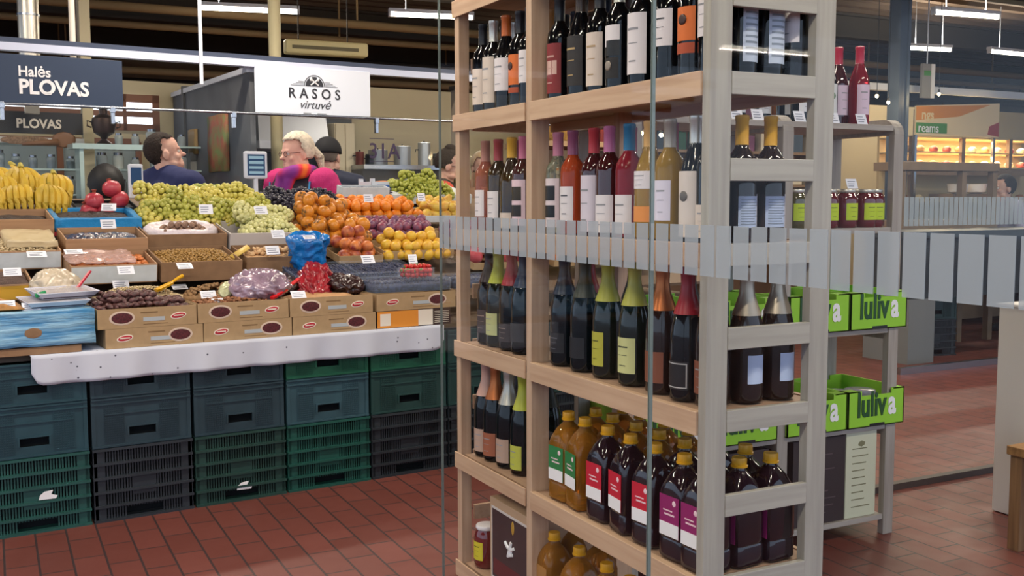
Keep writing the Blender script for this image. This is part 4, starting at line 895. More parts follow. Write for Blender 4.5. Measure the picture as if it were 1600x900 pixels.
# ---------------------------------------------------------------- berries at the right end of the front
def berrytray(s0, s1, w_pos, label, flat=False):
    a = (s1-s0)/2
    if flat: t = thing('berry_tray', label, 'tray', S((s0+s1)/2, .03, w_pos), RZ)
    else: t = thing('berry_tray', label, 'tray', SL((s0+s1)/2, w_pos, .005), RT)
    d = .24; hh = .062
    MB().box(-a, a, 0, .002, 0, hh).box(-a, a, d-.002, d, 0, hh).box(-a, -a+.002, 0, d, 0, hh).box(a-.002, a, 0, d, 0, hh).box(-a-.006, a+.006, -.006, 0, hh-.004, hh).box(-a-.006, a+.006, d, d+.006, hh-.004, hh).done('clear_tray', M_tray, t)
    b = MB(); r = .0085; rnd = random.Random(int(s0*99))
    for i in range(int((s1-s0-.01)/(2*r))):
        for j in range(int((d-.01)/(2*r))):
            b.sph((-a+.009+i*2*r+rnd.uniform(-.002, .002), .01+j*2*r, hh-.014+rnd.uniform(-.003, .003)), r, 1)
    b.box(-a+.004, a-.004, .004, d-.004, .001, hh-.015)
    o = b.done('blueberries', mat('blueberry', '323c5e', .45, var=.5, vs=70, c2='161c34'), t, smooth=True); o['kind'] = 'stuff'
    return t
berrytray(1.36, 1.70, .14, 'clear tray of blueberries behind the strawberries, right of the bag', False).location = SL(1.53, -.10, .012)
berrytray(1.02, 1.355, .14, 'clear tray of blueberries under the blue bag side', False).location = SL(1.19, -.10, .012)
berrytray(1.315, 1.73, .899, 'clear tray of blueberries on the tan carton behind the strawberries', True)
berrytray(1.76, 2.1, .899, 'clear tray of blueberries right of the strawberries, behind the rack post', True)
M_straw = mat('strawberry', 'c02824', .35, var=.25, vs=120); M_calyx = mat('green_calyx', '5c7a34', .7)
t = thing('strawberry_punnet', 'small clear punnet of strawberries at the front right end', 'punnet', S(1.555, -.015, .962), RZ)
t.location = S(1.555, .02, .964)
MB().box(-.078, .078, 0, .0015, -.0, .05).box(-.078, .078, .0985, .1, 0, .05).box(-.078, -.0765, 0, .1, 0, .05).box(.0765, .078, 0, .1, 0, .05).box(-.082, .082, -.004, .0, .047, .05).done('punnet', M_tray, t)
sm = None
for L in range(3):
    for i in range(6):
        for j in range(3):
            if L == 2 and (j == 0 or i in (0,)): continue
            P = S(1.555-.06+i*.024+(.01 if j % 2 else 0), .038+j*.03, .978+L*.02)
            if sm is None:
                t0 = thing('strawberry', 'ripe strawberry in the clear punnet', 'strawberry', P, (0, 0, 0), 'strawberries in the punnet')
                MB().lathe([(.001, -.016), (.006, -.012), (.0115, -.002), (.0135, .005), (.012, .011), (.005, .014), (.001, .0135)], 10).done('berry', M_straw, t0, smooth=True)
                MB().lathe([(.009, .0125), (.004, .016), (.001, .017)], 6).done('calyx', M_calyx, t0); sm = t0
            else: dup(sm, P, [random.uniform(-1.8, 1.8), random.uniform(-1.8, 1.8), random.uniform(0, 6)])

# ---------------------------------------------------------------- piled fruit
def fruit(kind):
    t = thing(kind, kind, kind.replace('_', ' '), (0, 0, 0))
    if kind == 'persimmon':
        MB().lathe([(.001, -.03), (.018, -.0295), (.034, -.018), (.041, .0), (.037, .018), (.022, .03), (.008, .032), (.001, .0315)], 20).noise(.0012, 30).done('flesh', mat('persimmon_skin', 'cf8428', .32, var=.25, vs=12, c2='b8742a'), t, smooth=True)
        b = MB()
        for k in range(4): b.sph((.014*math.cos(k*PI/2), .014*math.sin(k*PI/2), .0315), .011, 1, (1, .8, .18), Euler((0, 0, k*PI/2)))
        b.done('calyx', mat('brown_calyx', '7c5a34', .8), t)
    elif kind == 'mandarin':
        MB().lathe([(.001, -.027), (.018, -.026), (.031, -.014), (.034, 0), (.031, .015), (.018, .026), (.005, .0265), (.001, .025)], 20).done('peel', mat('mandarin_peel', 'e0811c', .4, bump=.2, bs=260, var=.12, vs=15), t, smooth=True)
        MB().sph((0, 0, .026), .003, 1).done('stem_end', M_calyx, t)
    elif kind == 'plum':
        MB().sph((0, 0, 0), .0285, 3, (1, 1, 1.12)).done('skin', mat('plum_skin', '6c4a68', .4, var=.5, vs=22, c2='8a4052'), t, smooth=True)
        MB().tube([(0, 0, .03), (.002, 0, .037)], .0012, 5).done('stalk', M_cardd, t)
    elif kind == 'yellow_plum':
        MB().sph((0, 0, 0), .031, 3, (1.08, 1, .95)).done('skin', mat('yellow_plum_skin', 'dcb53c', .38, var=.15, vs=18, c2='d6a03c'), t, smooth=True)
        MB().sph((.031, 0, 0), .0032, 1, (.6, 1, 1)).done('stem_end', mat('stem_brown', '8a6a30', .7), t)
    elif kind == 'nectarine':
        MB().sph((0, 0, 0), .036, 3, (1, 1, .97)).done('skin', mat('nectarine_skin', 'd07a3c', .4, var=.9, vs=16, c2='7c2430'), t, smooth=True)
        MB().sph((0, 0, .0345), .005, 1, (1, 1, .4)).done('stem_end', mat('stem_brown', '8a6a30', .7), t)
    elif kind == 'pear':
        MB().lathe([(.001, -.036), (.02, -.034), (.032, -.018), (.033, -.002), (.024, .02), (.015, .036), (.012, .044), (.001, .046)], 18).done('skin', mat('pear_skin', 'd0b048', .42, var=.25, vs=18, c2='c48a3a'), t, smooth=True)
        MB().tube([(0, 0, .045), (.003, 0, .058)], .0018, 5).done('stalk', M_cardd, t)
    elif kind == 'pomegranate':
        MB().lathe([(.001, -.042), (.02, -.041), (.043, -.02), (.048, .002), (.04, .026), (.02, .04), (.001, .041)], 22).noise(.0025, 22).done('rind', mat('pomegranate_rind', 'a82c3c', .35, var=.3, vs=14, c2='c2505a'), t, smooth=True)
        MB().lathe([(.012, .038), (.0085, .046), (.014, .056), (.011, .054), (.006, .044)], 6).done('crown', mat('pomegranate_crown', '8a4030', .6), t)
    return t
protos = {}
def pile(kind, label, group, s0, s1, w0, w1, d, levels, h0=.02, shrink=.75, jit=.1, seed=1, ws=None, sides=None):
    rnd = random.Random(seed); n = 0
    for L in range(levels):
        a0, a1, b0, b1 = s0+L*d*shrink*.55, s1-L*d*shrink*.55, w0+L*d*.18, w1-L*d*.5
        j = 0; y = b0+d/2
        while y < b1-d*.3:
            x = a0+d/2+(d*.5 if (j+L) % 2 else 0)
            while x < a1-d*.35:
                P = SL(x+rnd.uniform(-jit, jit)*d, y+rnd.uniform(-jit, jit)*d, h0+d*.5+L*d*.72+rnd.uniform(0, .1)*d)
                rot = [rnd.uniform(-2.6, 2.6), rnd.uniform(-1.2, 1.2), rnd.uniform(0, 6)]
                if kind not in protos:
                    t = fruit(kind); t.location = P; t.rotation_euler = rot; t['label'] = label; t['group'] = group; protos[kind] = t
                else: dup(protos[kind], P, rot, label, group, rnd.uniform(.92, 1.06))
                n += 1; x += d
            y += d*.87; j += 1
    return n
def lowtray(label, s0, s1, w0, w1, m=M_card, h=.04): return obox('cardboard_tray', label, s0, s1, w0, w1, h, m, cat='tray', th=.004)
lowtray('low cardboard tray under the persimmons', 1.24, 1.63, .40, .90)
pile('persimmon', 'orange persimmon in the pile above the blue bag', 'persimmons piled above the blue bag', 1.225, 1.655, .36, .78, .083, 2, jit=.17, seed=2)
pile('persimmon', 'orange persimmon in the pile above the blue bag', 'persimmons piled above the blue bag', 1.27, 1.50, .48, .70, .083, 1, h0=.13, jit=.2, seed=12)
lowtray('low cardboard tray under the nectarines', 1.36, 1.615, .17, .385)
pile('nectarine', 'red and yellow nectarine beside the blue bag', 'nectarines beside the blue bag', 1.37, 1.61, .17, .39, .068, 2, seed=3)
lowtray('low cardboard tray with brown front edge under the yellow plums', 1.63, 2.06, .19, .46, h=.05)
pile('yellow_plum', 'yellow plum in the pile at the stall corner', 'yellow plums at the stall corner', 1.63, 2.06, .17, .39, .06, 2, jit=.18, seed=4)
pile('yellow_plum', 'yellow plum in the pile at the stall corner', 'yellow plums at the stall corner', 1.74, 1.98, .26, .36, .06, 1, h0=.105, jit=.2, seed=14)
lowtray('low cardboard tray under the purple plums', 1.65, 2.10, .468, .71)
pile('plum', 'dusty purple plum in the pile between mandarins and yellow plums', 'purple plums', 1.655, 2.10, .45, .68, .057, 2, jit=.18, seed=5)
lowtray('low cardboard tray under the mandarins', 1.64, 2.12, .72, 1.0)
pile('mandarin', 'bright orange mandarin in the wide pile behind the plums', 'mandarins piled behind the plums', 1.60, 2.12, .72, .98, .066, 2, jit=.17, seed=6)
lowtray('low white tray under the pears', 2.13, 2.42, .70, .96, M_whb)
pile('pear', 'yellow pear in the white tray right of the mandarins', 'pears right of the mandarins', 2.13, 2.42, .72, .95, .062, 2, seed=7)
lowtray('low cardboard tray under the pomegranates behind the rack', 2.10, 2.60, .02, .30)
pile('pomegranate', 'red pomegranate in the pile behind the left rack post', 'pomegranates behind the left rack post', 2.1, 2.6, .03, .3, .088, 2, seed=8)
lowtray('low cardboard tray under the mandarins behind the rack', 2.64, 2.98, .02, .32)
pile('mandarin', 'bright orange mandarin in the small pile behind the middle rack post', 'mandarins behind the middle rack post', 2.66, 2.97, .04, .3, .062, 3, seed=9)
lowtray('low cardboard tray of nectarines behind the rack', 3.02, 3.5, .02, .30)
pile('nectarine', 'red and yellow nectarine seen through the bottle rack', 'nectarines seen through the bottle rack', 3.04, 3.48, .04, .3, .07, 1, seed=10)
lowtray('low cardboard tray of plums behind the rack', 2.14, 2.6, .35, .65)
pile('plum', 'dusty purple plum seen through the left bay of the rack', 'plums seen through the rack', 2.16, 2.6, .36, .62, .054, 2, seed=12)
# five single pomegranates beside the bananas
for k, (u, v, nm) in enumerate(((140, 317, 'front left, the largest of the five'), (165, 318, 'front middle, half behind the price card'), (188, 314, 'front right of the five'), (149, 298, 'upper left of the five, wrinkled'), (176, 294, 'upper right of the five'))):
    P = SL(*[sum(c) for c in zip(sl(u, v, .055 if k < 3 else .125), (0, 0))], .062 if k < 3 else .12)
    dup(protos['pomegranate'], P, (random.uniform(-.5, .5), random.uniform(-.5, .5), k), 'single red pomegranate right of the bananas, '+nm, 'pomegranates beside the bananas', 1.02)
obox('black_tray', 'black tray under the five pomegranates', .19, .50, .915, 1.12, .02, M_blackp, cat='tray')
# bananas
obox('banana_carton', 'pale green printed carton under the bananas', -.55, .165, .965, 1.28, .085, mat('banana_carton', 'a8b088', .7, var=.2, vs=30), cat='carton', h0=.02, mfront=mat('banana_print', 'b0b48c', .7, var=.12, vs=40))
tag(MB().sph((0, 0, 0), .02, 2, (1, .05, .8)).done('red_sticker', mat('badge_red', 'b02434', .5), loc=SL(-.02, .9635, .04), rot=RT), 'round red print on the front of the banana carton', 'sticker')
M_ban = mat('banana_peel', 'd8b23c', .5, var=.2, vs=9, c2='b79a34'); M_bans = mat('banana_tip', '6a5a28', .8)
def banana_hand():
    t = thing('banana_bunch', 'x', 'bananas', (0, 0, 0)); n = 5
    for k in range(n):
        a = (k-(n-1)/2); x = a*.031; pts = []
        for q in range(9):
            f = q/8; th = f*1.5
            pts.append((x*(.35+.65*min(1, f*2.5)), -.105*math.sin(th)-.0, .05*math.cos(th*1.15)-.09*f*f+.02))
        r = [.006, .009, .0145, .0168, .0172, .0168, .0155, .011, .004]
        o = MB().tube(pts, r, 7).done('banana', M_ban, t, smooth='auto')
        MB().sph(pts[-1], .0045, 1).done('tip', M_bans, o)
    MB().tube([(0, .03, .085), (0, .012, .08), (0, -.004, .07)], [.009, .013, .016], 8).done('stem', mat('banana_stem', 'a89a40', .7), t, smooth='auto')
    return t
bh = None; rnd = random.Random(4)
spots = []
for r_, (w_, h_, ss) in enumerate(((.985, .04, (-.50, -.36, -.22, -.08, .05)), (1.05, .075, (-.44, -.29, -.15, -.01, .09)), (1.09, .10, (-.47, -.32, -.18, -.05)), (1.12, .115, (-.38, -.22, -.10)))):
    for s in ss: spots.append((s, w_, h_, r_))
rown = ('lowest', 'second', 'third', 'top'); cn = ('first', 'second', 'third', 'fourth', 'fifth')
cnt = {}
for (s, w_, h_, r_) in spots:
    cnt[r_] = cnt.get(r_, -1)+1; P = SL(s, w_, h_+.02); rot = (TILT-.15+rnd.uniform(-.2, .2), rnd.uniform(-.15, .15), RO+rnd.uniform(-.25, .35)+(1.1 if r_ == 3 else 0))
    lab = 'bunch of yellow bananas in the %s layer of the heap, %s from the left' % (rown[r_], cn[cnt[r_]])
    if bh is None: bh = banana_hand(); bh.location = P; bh.rotation_euler = rot; bh['label'] = lab; bh['group'] = 'banana bunches'
    else: dup(bh, P, rot, lab, 'banana bunches', rnd.uniform(.95, 1.1))
bh['group'] = 'banana bunches'
heap(.62, .24, .05, SL(-.19, 1.12, .035), RT, mat('banana_shadow_fill', '5c4a20', .8), 'banana_shade_heap', 'dark brown filler heap coloured as the shade under the banana bunches', 'paper', 4, .01, 12)  # dark heap paints in the shade between and under the bunches
# grapes
def bunch(name, cat, m, seed, r=.0135, n=62, L=.15):
    rnd = random.Random(seed); b = MB()
    for k in range(n):
        f = (k+.5)/n; a = k*2.39996; y = math.cos(PI*f); R_ = math.sin(PI*f)*(1-.25*y)
        b.sph((.047*R_*math.cos(a)+rnd.uniform(-.003, .003), .5*L*y, .036*R_*math.sin(a)+rnd.uniform(-.003, .003)), r*rnd.uniform(.88, 1.1), 2, (1, 1, 1.12), Euler((rnd.uniform(0, 3), 0, rnd.uniform(0, 3))))
    t = thing(name, 'x', cat); b.done('grapes', m, t, smooth=True)
    MB().tube([(0, -L/2-.02, .008), (.003, -L/2+.01, .004), (0, L*.2, 0)], .0025, 5).done('stalk', M_calyx, t)
    return t
def gpile(protos_, items, label, group, cat=None):
    items = [q for q in items if not (q[0] < .62 and q[1] > .93)]
    for k, (s, w_, h_, rz) in enumerate(items):
        p = protos_[k % len(protos_)]
        dup(p, SL(s, w_, h_), (TILT+random.uniform(-.3, .4), random.uniform(-.3, .3), RO+rz), label, group, random.uniform(.95, 1.15))
def hide_proto(ps):
    for p in ps:
        for c in list(p.children): bpy.data.objects.remove(c)
        bpy.data.objects.remove(p)
def grid(s0, s1, w0, w1, base, hill, ns, nw, layers=2, seed=1):
    rnd = random.Random(seed); o = []
    for L in range(layers):
        for i in range(ns-L):
            for j in range(nw-L):
                x = (i+.5+L*.5)/ns; y = (j+.5+L*.5)/nw
                o.append((s0+(s1-s0)*x+rnd.uniform(-.015, .015), w0+(w1-w0)*y, base+L*.055+hill*math.sin(PI*min(1, max(0, x)))*math.sin(PI*min(1, .25+y*.6)), rnd.uniform(-1.2, 1.2)))
    return o
M_gg = mat('yellow_green_grapes', 'd0c262', .28, var=.3, vs=7, c2='b8b250', coat=.2); M_pg = mat('pale_green_grapes', 'd2d090', .3, var=.2, vs=9, coat=.2); M_bk = mat('black_grapes', '1c1a26', .3, var=.4, vs=30, c2='2e2c3c')
M_gn = mat('green_grapes', 'a8ae48', .3, var=.3, vs=8)
P1 = [bunch('grape_bunch', 'grapes', M_gg, 21), bunch('grape_bunch', 'grapes', M_gg, 22), bunch('grape_bunch', 'grapes', mat('mixed_green_grapes', 'b4b452', .3, var=.3, vs=8), 23)]
gpile(P1, grid(.48, .86, .70, 1.08, .05, .0, 4, 5, 1, 3)+grid(.86, 1.2, .74, 1.08, .045, .0, 4, 5, 1, 5)+grid(.50, 1.12, .74, .96, .095, .0, 6, 3, 1, 6)+[(.68, .84, .14, .2), (.78, .88, .14, -.4)], 'bunch of yellow green grapes in the large mound beside the man in navy', 'yellow green grape bunches in the mound'); hide_proto(P1)
P2 = [bunch('grape_bunch', 'grapes', M_pg, 31, .0145), bunch('grape_bunch', 'grapes', M_pg, 32, .0145)]
gpile(P2, grid(.96, 1.22, .44, .70, .09, .0, 3, 3, 1, 7)+[(1.05, .6, .125, .3), (1.15, .56, .12, -.4), (.98, .62, .11, .1)], 'bunch of pale green grapes in the clear tray', 'pale green grape bunches in the clear tray'); hide_proto(P2)
P3 = [bunch('grape_bunch', 'grapes', M_bk, 41, .012, 70), bunch('grape_bunch', 'grapes', M_bk, 42, .012, 70)]
gpile(P3, grid(1.22, 1.66, .88, 1.14, .035, .0, 6, 4, 1, 8)+[(1.3, 1.0, .07, .5), (1.45, 1.02, .07, -.5), (1.58, .98, .07, .2)], 'bunch of blue black grapes heaped before the woman with the scarf', 'black grape bunches'); hide_proto(P3)
P4 = [bunch('grape_bunch', 'grapes', M_gn, 51, .013, 60)]
gpile(P4, grid(2.16, 2.52, 1.10, 1.30, .075, .0, 4, 3, 1, 9)+[(2.26, 1.22, .14, .4), (2.38, 1.2, .15, -.4)], 'bunch of green grapes in the far mound before the bearded man', 'green grape bunches in the far mound')
gpile(P4, [(1.02, 1.16, .06, .3), (.93, 1.17, .05, .8)], 'bunch of bright green grapes at the back behind the yellow green mound', 'bright green grapes at the back'); hide_proto(P4)
tag(MB().box(2.08, 2.66, 0, .3, 0, .06).done('fruit_carton', M_whb, loc=SL(0, 1.08, 0), rot=RT), 'long white carton under the far green grapes', 'carton')
bits(.34, .07, .02, SL(1.93, 1.15, .06), RT, mat('purple_berries', '4a4260', .5, var=.4, vs=60), 'dark_berries', 'dark violet berries in the tray behind the mandarins', 'berries', .009, (1, 1, 1), 0, 14)
obox('fruit_box', 'white tray of dark violet berries behind the mandarins', 1.75, 2.07, 1.11, 1.20, .06, M_whb)
# stacked white crate at the back
t = thing('white_crate', 'white plastic crate with a blue band at the back of the stall', 'crate', S(2.13, 1.56, 1.41), RZ)
b = MB().box(-.13, .13, 0, .004, 0, .055).box(-.13, .13, .2, .204, 0, .055).box(-.13, -.126, 0, .204, 0, .055).box(.126, .13, 0, .204, 0, .055).box(-.13, .13, 0, .204, 0, .004)
for x in (-.13, .105):
    for y in (0, .18): b.box(x, x+.025, y, y+.025, .055, .075)
b.done('crate_body', mat('white_plastic', 'c9ced6', .4), t); MB().box(-.09, .06, -.001, 0, .012, .035).done('blue_band', mat('blue_band', '3c62a8', .5), t)
MB().sph((0, .1, .045), .03, 2, (3, 2, .6)).done('orange_contents', mat('orange_fill', 'c07a48', .6), t, smooth=True)
tag(MB().box(-.12, .12, 0, .2, 0, .03).done('flat_carton', M_cardd, loc=S(2.13, 1.56, 1.378), rot=RZ), 'flat brown carton beneath the white crate', 'carton')
# far shelf holding the back row things
(MB().box(L0, 3.2, 1.70, 1.84, 1.335, 1.36).box(L0, L0+.04, 1.76, 1.80, 0, 1.335).box(1.0, 1.04, 1.76, 1.80, 0, 1.335).box(3.1, 3.14, 1.76, 1.80, 0, 1.335).done('back_ledge', M_cardd, TABLE))
# price cards
PT = [(272, 413, 'on the golden sultanas', .05), (0, 0, None, 0)]
def ptag(u, v, h, label, tilt=.9, wd=.07, ht=.05, rz=0):
    s, w_ = sl(u, v, h); tagcard(SL(s, w_, h), 'white price card '+label, wd, ht, tilt=0, rot=(-(PI/2-tilt), 0, RO+rz))
ptag(293, 418, .115, 'lying on the golden sultanas', .5)
ptag(326, 334, .20, 'stuck in the yellow green grape mound', 1.3)
ptag(171, 330, .12, 'leaning on the five pomegranates', .8, rz=-.3)
ptag(172, 353, .125, 'on the raisins in the blue liner', 1.0)
ptag(60, 398, .12, 'on the pale seeds at left', .5, .08)
ptag(118, 388, .11, 'on the glossy prunes', .4, .08)
ptag(200, 430, .115, 'on the apricot carton', .8)
ptag(430, 397, .11, 'in front of the clear grape tray', 1.0)
ptag(440, 362, .15, 'below the pale green grapes', 1.0)
ptag(413, 330, .18, 'between the pale and the black grapes', 1.0)
ptag(490, 373, .24, 'inside the blue bag', .6, .06, .03)
ptag(580, 410, .11, 'on the blueberries, left of two', .9)
ptag(649, 410, .10, 'on the brown tray edge, right of the blueberries', 1.2, .05)
ptag(663, 312, .15, 'below the far green grapes', 1.3, .05)
ptag(580, 310, .13, 'beside the white crate at the back', 1.3, .06)
ptag(283, 444, 0, 'lying on the dried fruit of the second carton, back one', .4)
for (u, v, t_, nm) in ((327, 458, .2, 'on the dried fruit of the second carton'), (345, 470, .1, 'at the front edge of the second carton'), (468, 458, .05, 'at the front edge of the third carton'), (50, 478, .06, 'on the blue wrapped box, right'), (10, 475, .06, 'on the blue wrapped box, left'), (20, 423, .3, 'in the yellow fronted raisin box'), (190, 442, .36, 'before the apricot carton')):
    P = fp(u, v+8, t_); tagcard(P, 'white price card '+nm, .07, .042, rot=(-.7, 0, RO))
# customer scale display on a pole
P = S(1.36, 1.78, 0); s_, z_ = st(399, 258, 1.78)
t = thing('scale_display', 'white scale display with blue screen on a pole before the woman', 'scale display', S(s_, 1.78, 1.36), (0, 0, RO-.05))
MB().tube([(0, 0, 0), (0, 0, .2)], .014, 12).lathe([(.05, 0), (.05, .01), (.02, .02)], 20).done('pole', M_alu, t, smooth='auto')
MB().box(-.072, .072, -.02, .02, z_-1.36-.085, z_-1.36+.085).done('housing', M_alu, t, bevel=.012)
MB().box(-.054, .054, -.0215, -.0195, z_-1.36-.065, z_-1.36+.065).done('screen', mat('blue_screen', '1c4470', .3), t)
b = MB()
for k in range(4): b.box(-.045, .045, -.0225, -.0215, z_-1.36-.055+k*.031, z_-1.36-.038+k*.031)
b.done('readout', mat('readout', '9cc4d8', .4), t)
P = fp(222, 281, 1.85)
t = thing('scale_display', 'small blue scale display at the left elbow of the man in navy', 'scale display', S(st(216, 285, 1.78)[0], 1.80, 1.36), RZ)
MB().box(-.05, .03, -.02, .02, 0, .2).done('housing', M_alu, t, bevel=.008); MB().box(-.04, .02, -.0215, -.02, .08, .18).done('screen', mat('blue_screen', '1c4470', .3), t)
# ================================================================ FOOD STALLS BEHIND (facing the fruit sellers)
TB = 3.0                                  # their front line, metres behind the fruit stall front
def B(u, v, t_=TB): s, z = st(u, v, t_); return s, z
# fascia beam
zb = B(400, 95)[1]
o = MB().box(-1.5, 7.5, -.04, .04, -.03, .005).done('trim_6', mat('dark_fascia', '3a4358', .4), loc=S(0, TB, zb+.03), rot=RZ); struct(o)
o = MB().box(-1.5, 7.5, -.045, .03, -.028, .022).done('trim_7', mat('pale_fascia', 'c4cbe0', .4), loc=S(0, TB-.01, zb-.022), rot=RZ); struct(o)
def sign(name, label, p0, p1, m, t_=TB-.06):
    s0, z1 = B(*p0, t_); s1, z0 = B(*p1, t_); t = thing(name, label, 'sign', S((s0+s1)/2, t_, (z0+z1)/2), RZ)
    w_, h_ = (s1-s0)/2, (z1-z0)/2; MB().box(-w_, w_, 0, .02, -h_, h_).done('panel', m, t, bevel=.002); return t, w_, h_
t, w_, h_ = sign('hanging_sign', 'wide navy sign with white lettering hung from the beam at the left', (-40, 80), (193, 171), M_navy)
x0 = w_-(193-24)/233*2*w_
k = 2*w_/233
text('Halės', k*24, M_white, t, (x0, -.002, h_-k*36), FRONT, bold=.002, sx=.92)
text('PLOVAS', k*34, M_white, t, (x0, -.002, h_-k*65), FRONT, bold=.004, sx=.93)
b = MB(); cxq = x0+k*46
for i in range(28):
    a0, a1 = 2*PI*i/28, 2*PI*(i+1)/28; r0, r1 = k*9.5, k*12
    b.loft([[(cxq+r0*math.cos(a0), y, -h_+0+(h_-k*53)+h_+r0*math.sin(a0)), (cxq+r1*math.cos(a0), y, h_-k*53+r1*math.sin(a0)), (cxq+r1*math.cos(a1), y, h_-k*53+r1*math.sin(a1)), (cxq+r0*math.cos(a1), y, h_-k*53+r0*math.sin(a1))] for y in (-.0035, -.0005)])
b.box(cxq-k*5, cxq+k*5, -.0035, -.0005, h_-k*66, h_-k*63).box(cxq-k*4, cxq+k*4, -.0035, -.0005, h_-k*42, h_-k*40)
b.done('pot_emblem', M_white, t)
t, w_, h_ = sign('hanging_sign', 'white sign with black lettering and a half round cutlery emblem', (398, 100), (579, 187), mat('white_sign', 'dfe6f2', .5))
k = 2*w_/181
text('RASOS', k*21, M_ink, t, (0, -.002, h_-k*45), FRONT, bold=.0015, sx=.92, align='CENTER', track=1.62)
text('virtuvė', k*17, M_ink, t, (0, -.002, h_-k*60), FRONT, sx=1.0, align='CENTER', shear=.35)
text('kepta  |  skanu', k*5, M_greyp, t, (0, -.002, h_-k*77), FRONT, align='CENTER') if False else None
b = MB().box(-k*18, -k*6, -.002, 0, h_-k*68, h_-k*66.5).box(k*4, k*18, -.002, 0, h_-k*68, h_-k*66.5).done('small_print', M_greyp, t)
b = MB(); pts = [(k*14*math.cos(PI*i/20), k*14*math.sin(PI*i/20)) for i in range(21)]
b.loft([[(x, y, h_-k*27+z) for x, z in pts] for y in (-.003, 0)])
for i in range(20):
    a0, a1 = PI*i/20, PI*(i+1)/20; b.loft([[(r*math.cos(a), y, h_-k*27+r*math.sin(a)) for r, a in ((k*15.5, a0), (k*16.5, a0), (k*16.5, a1), (k*15.5, a1))] for y in (-.003, 0)])
for q in range(4): b.box(-k*(37-q*4), -k*17, -.002, 0, h_-k*(27-q*2), h_-k*(26.4-q*2)).box(k*17, k*(37-q*4), -.002, 0, h_-k*(27-q*2), h_-k*(26.4-q*2))
b.done('half_round_emblem', M_ink, t)
b = MB()
for s_ in (-1, 1): b.tube([(-s_*k*6, -.005, h_-k*25.5), (s_*k*5, -.005, h_-k*17)], k*1.1, 6); b.sph((s_*k*5.5, -.005, h_-k*16.5), k*2.6, 2, (.8, .3, 1.2))
b.done('crossed_cutlery', M_white, t)
# steel rail and glass screens with the stall number
s0, z0 = B(0, 165); s1, z1 = B(720, 190)
t = thing('glass_counter_screen', 'long glass screen with a steel top rail and clamps in front of the food stalls', 'glass screen', S(0, TB-.10, 0), RZ)
MB().tube([(-1.5, 0, z0+.0), (6.5, 0, z0+.03)], .010, 10).done('steel_rail', M_steel, t, smooth='auto')
MB().box(-1.5, 6.5, .012, .018, 1.0, z0-.005).done('glass_sheet', M_pane, t)
for u in (3, 176, 365, 588): 
    s_ = st(u, 170, TB-.1)[0]; MB().box(s_-.012, s_+.012, -.015, .02, z0-.10, z0+.02).box(s_-.016, s_+.016, -.02, .02, z0-.025, z0+.012).done('clamp', M_steel, t, bevel=.003)
s_, z_ = st(579, 245, TB-.12)
t2 = thing('stall_number', 'number 31A between two thin lines on the glass screen', 'sign', S(s_, TB-.105, z_), RZ)
text('31A', .17, mat('purple_print', '3a2c48', .6), t2, (-.01, -.004, -.01), FRONT, bold=.001, sx=.95)
for z_ in (.14, -.036): MB().box(0, .21, -.001, 0, z_, z_+.005).done('line', mat('purple_print', '3a2c48', .6), t2)
# plovas kitchen: front counter, dark board, shelves of jars, window
tag(MB().box(-1.5, 1.6, 0, .7, 0, 1.0).box(-1.55, 1.65, -.02, .72, 1.0, 1.04).done('food_counter', M_alu, loc=S(0, TB+.0, 0), rot=RZ), 'pale counter of the plov kitchen behind the bananas', 'counter')
t, w_, h_ = sign('menu_board', 'dark board with white lettering above a drawn wooden spoon, behind the bananas', (-60, 170), (130, 211), mat('charcoal_board', '2c2b2c', .6), TB+1.2)
k = 2*w_/190
text('PLOVAS', k*22, M_cream, t, (-w_+k*82, -.002, -h_+k*10), FRONT, bold=.003, sx=.93)
t, w_, h_ = sign('picture_panel', 'pale panel with a brown wooden spoon of rice below the dark board', (-60, 211.5), (132, 226), mat('pale_picture', 'b9b6b2', .6), TB+1.2)
MB().sph((w_*.65, -.004, .01), .07, 2, (1.3, .08, .9)).tube([(w_*.55, -.004, -.01), (-w_*.05, -.004, -.03)], [.03, .012], 6).done('spoon', mat('spoon_brown', '7c5a44', .6), t, smooth=True)
MB().sph((-w_*.0, -.004, 0), .05, 2, (3.6, .08, .7)).done('rice', mat('rice_brown', '8a6f58', .8, var=.5, vs=80), t)
# post, window frames, back wall of the kitchen
P0, P1 = B(0, 100, 5.2), B(330, 300, 5.2)
struct(MB().box(-2.5, 2.9, 0, .1, 0, st(240, 128, 5.3)[1]).done('wall_kitchen', M_wallc, loc=S(0, 5.3, 0), rot=RZ))
sa, za = B(193, 146, 5.2); sb, zb2 = B(252, 205, 5.2)
t = MB().box(-1.6, sb-sa-.06, 0, .01, zb2-za+.06, -.06).done('window_1', mat('bright_window', 'dfeaf4', .4, emit='e8f2ff', es=1.6), loc=S(sa, 5.27, za), rot=RZ); struct(t)
b = MB().box(-1.66, sb-sa, -.03, 0, -.07, 0).box(-1.66, sb-sa, -.03, 0, zb2-za, zb2-za+.06).box(sb-sa-.06, sb-sa, -.03, 0, zb2-za, 0).box(.0, .03, -.03, 0, zb2-za, 0).box(-1.6, sb-sa, -.02, 0, (zb2-za)*.62, (zb2-za)*.62+.05)
struct(b.done('window_frame', mat('brown_frame', '8a5c44', .5), t))
t = MB().box(0, 1.9, 0, .01, 0, .62).done('window_2', mat('grey_window', '98a6a8', .3), loc=S(-.5, 5.27, 1.25), rot=RZ); struct(t)
b = MB()
for x in (0, .6, 1.2, 1.86): b.box(x, x+.05, -.03, 0, 0, .62)
b.box(0, 1.9, -.03, 0, .6, .65); struct(b.done('window_frame', mat('brown_frame', '8a5c44', .5), t))
tag(MB().box(0, .08, 0, .08, 0, 3.0).done('column', M_wallc, loc=S(B(130, 200, TB+1.3)[0], TB+1.3, 0), rot=RZ), 'narrow cream column right of the dark board', 'column')
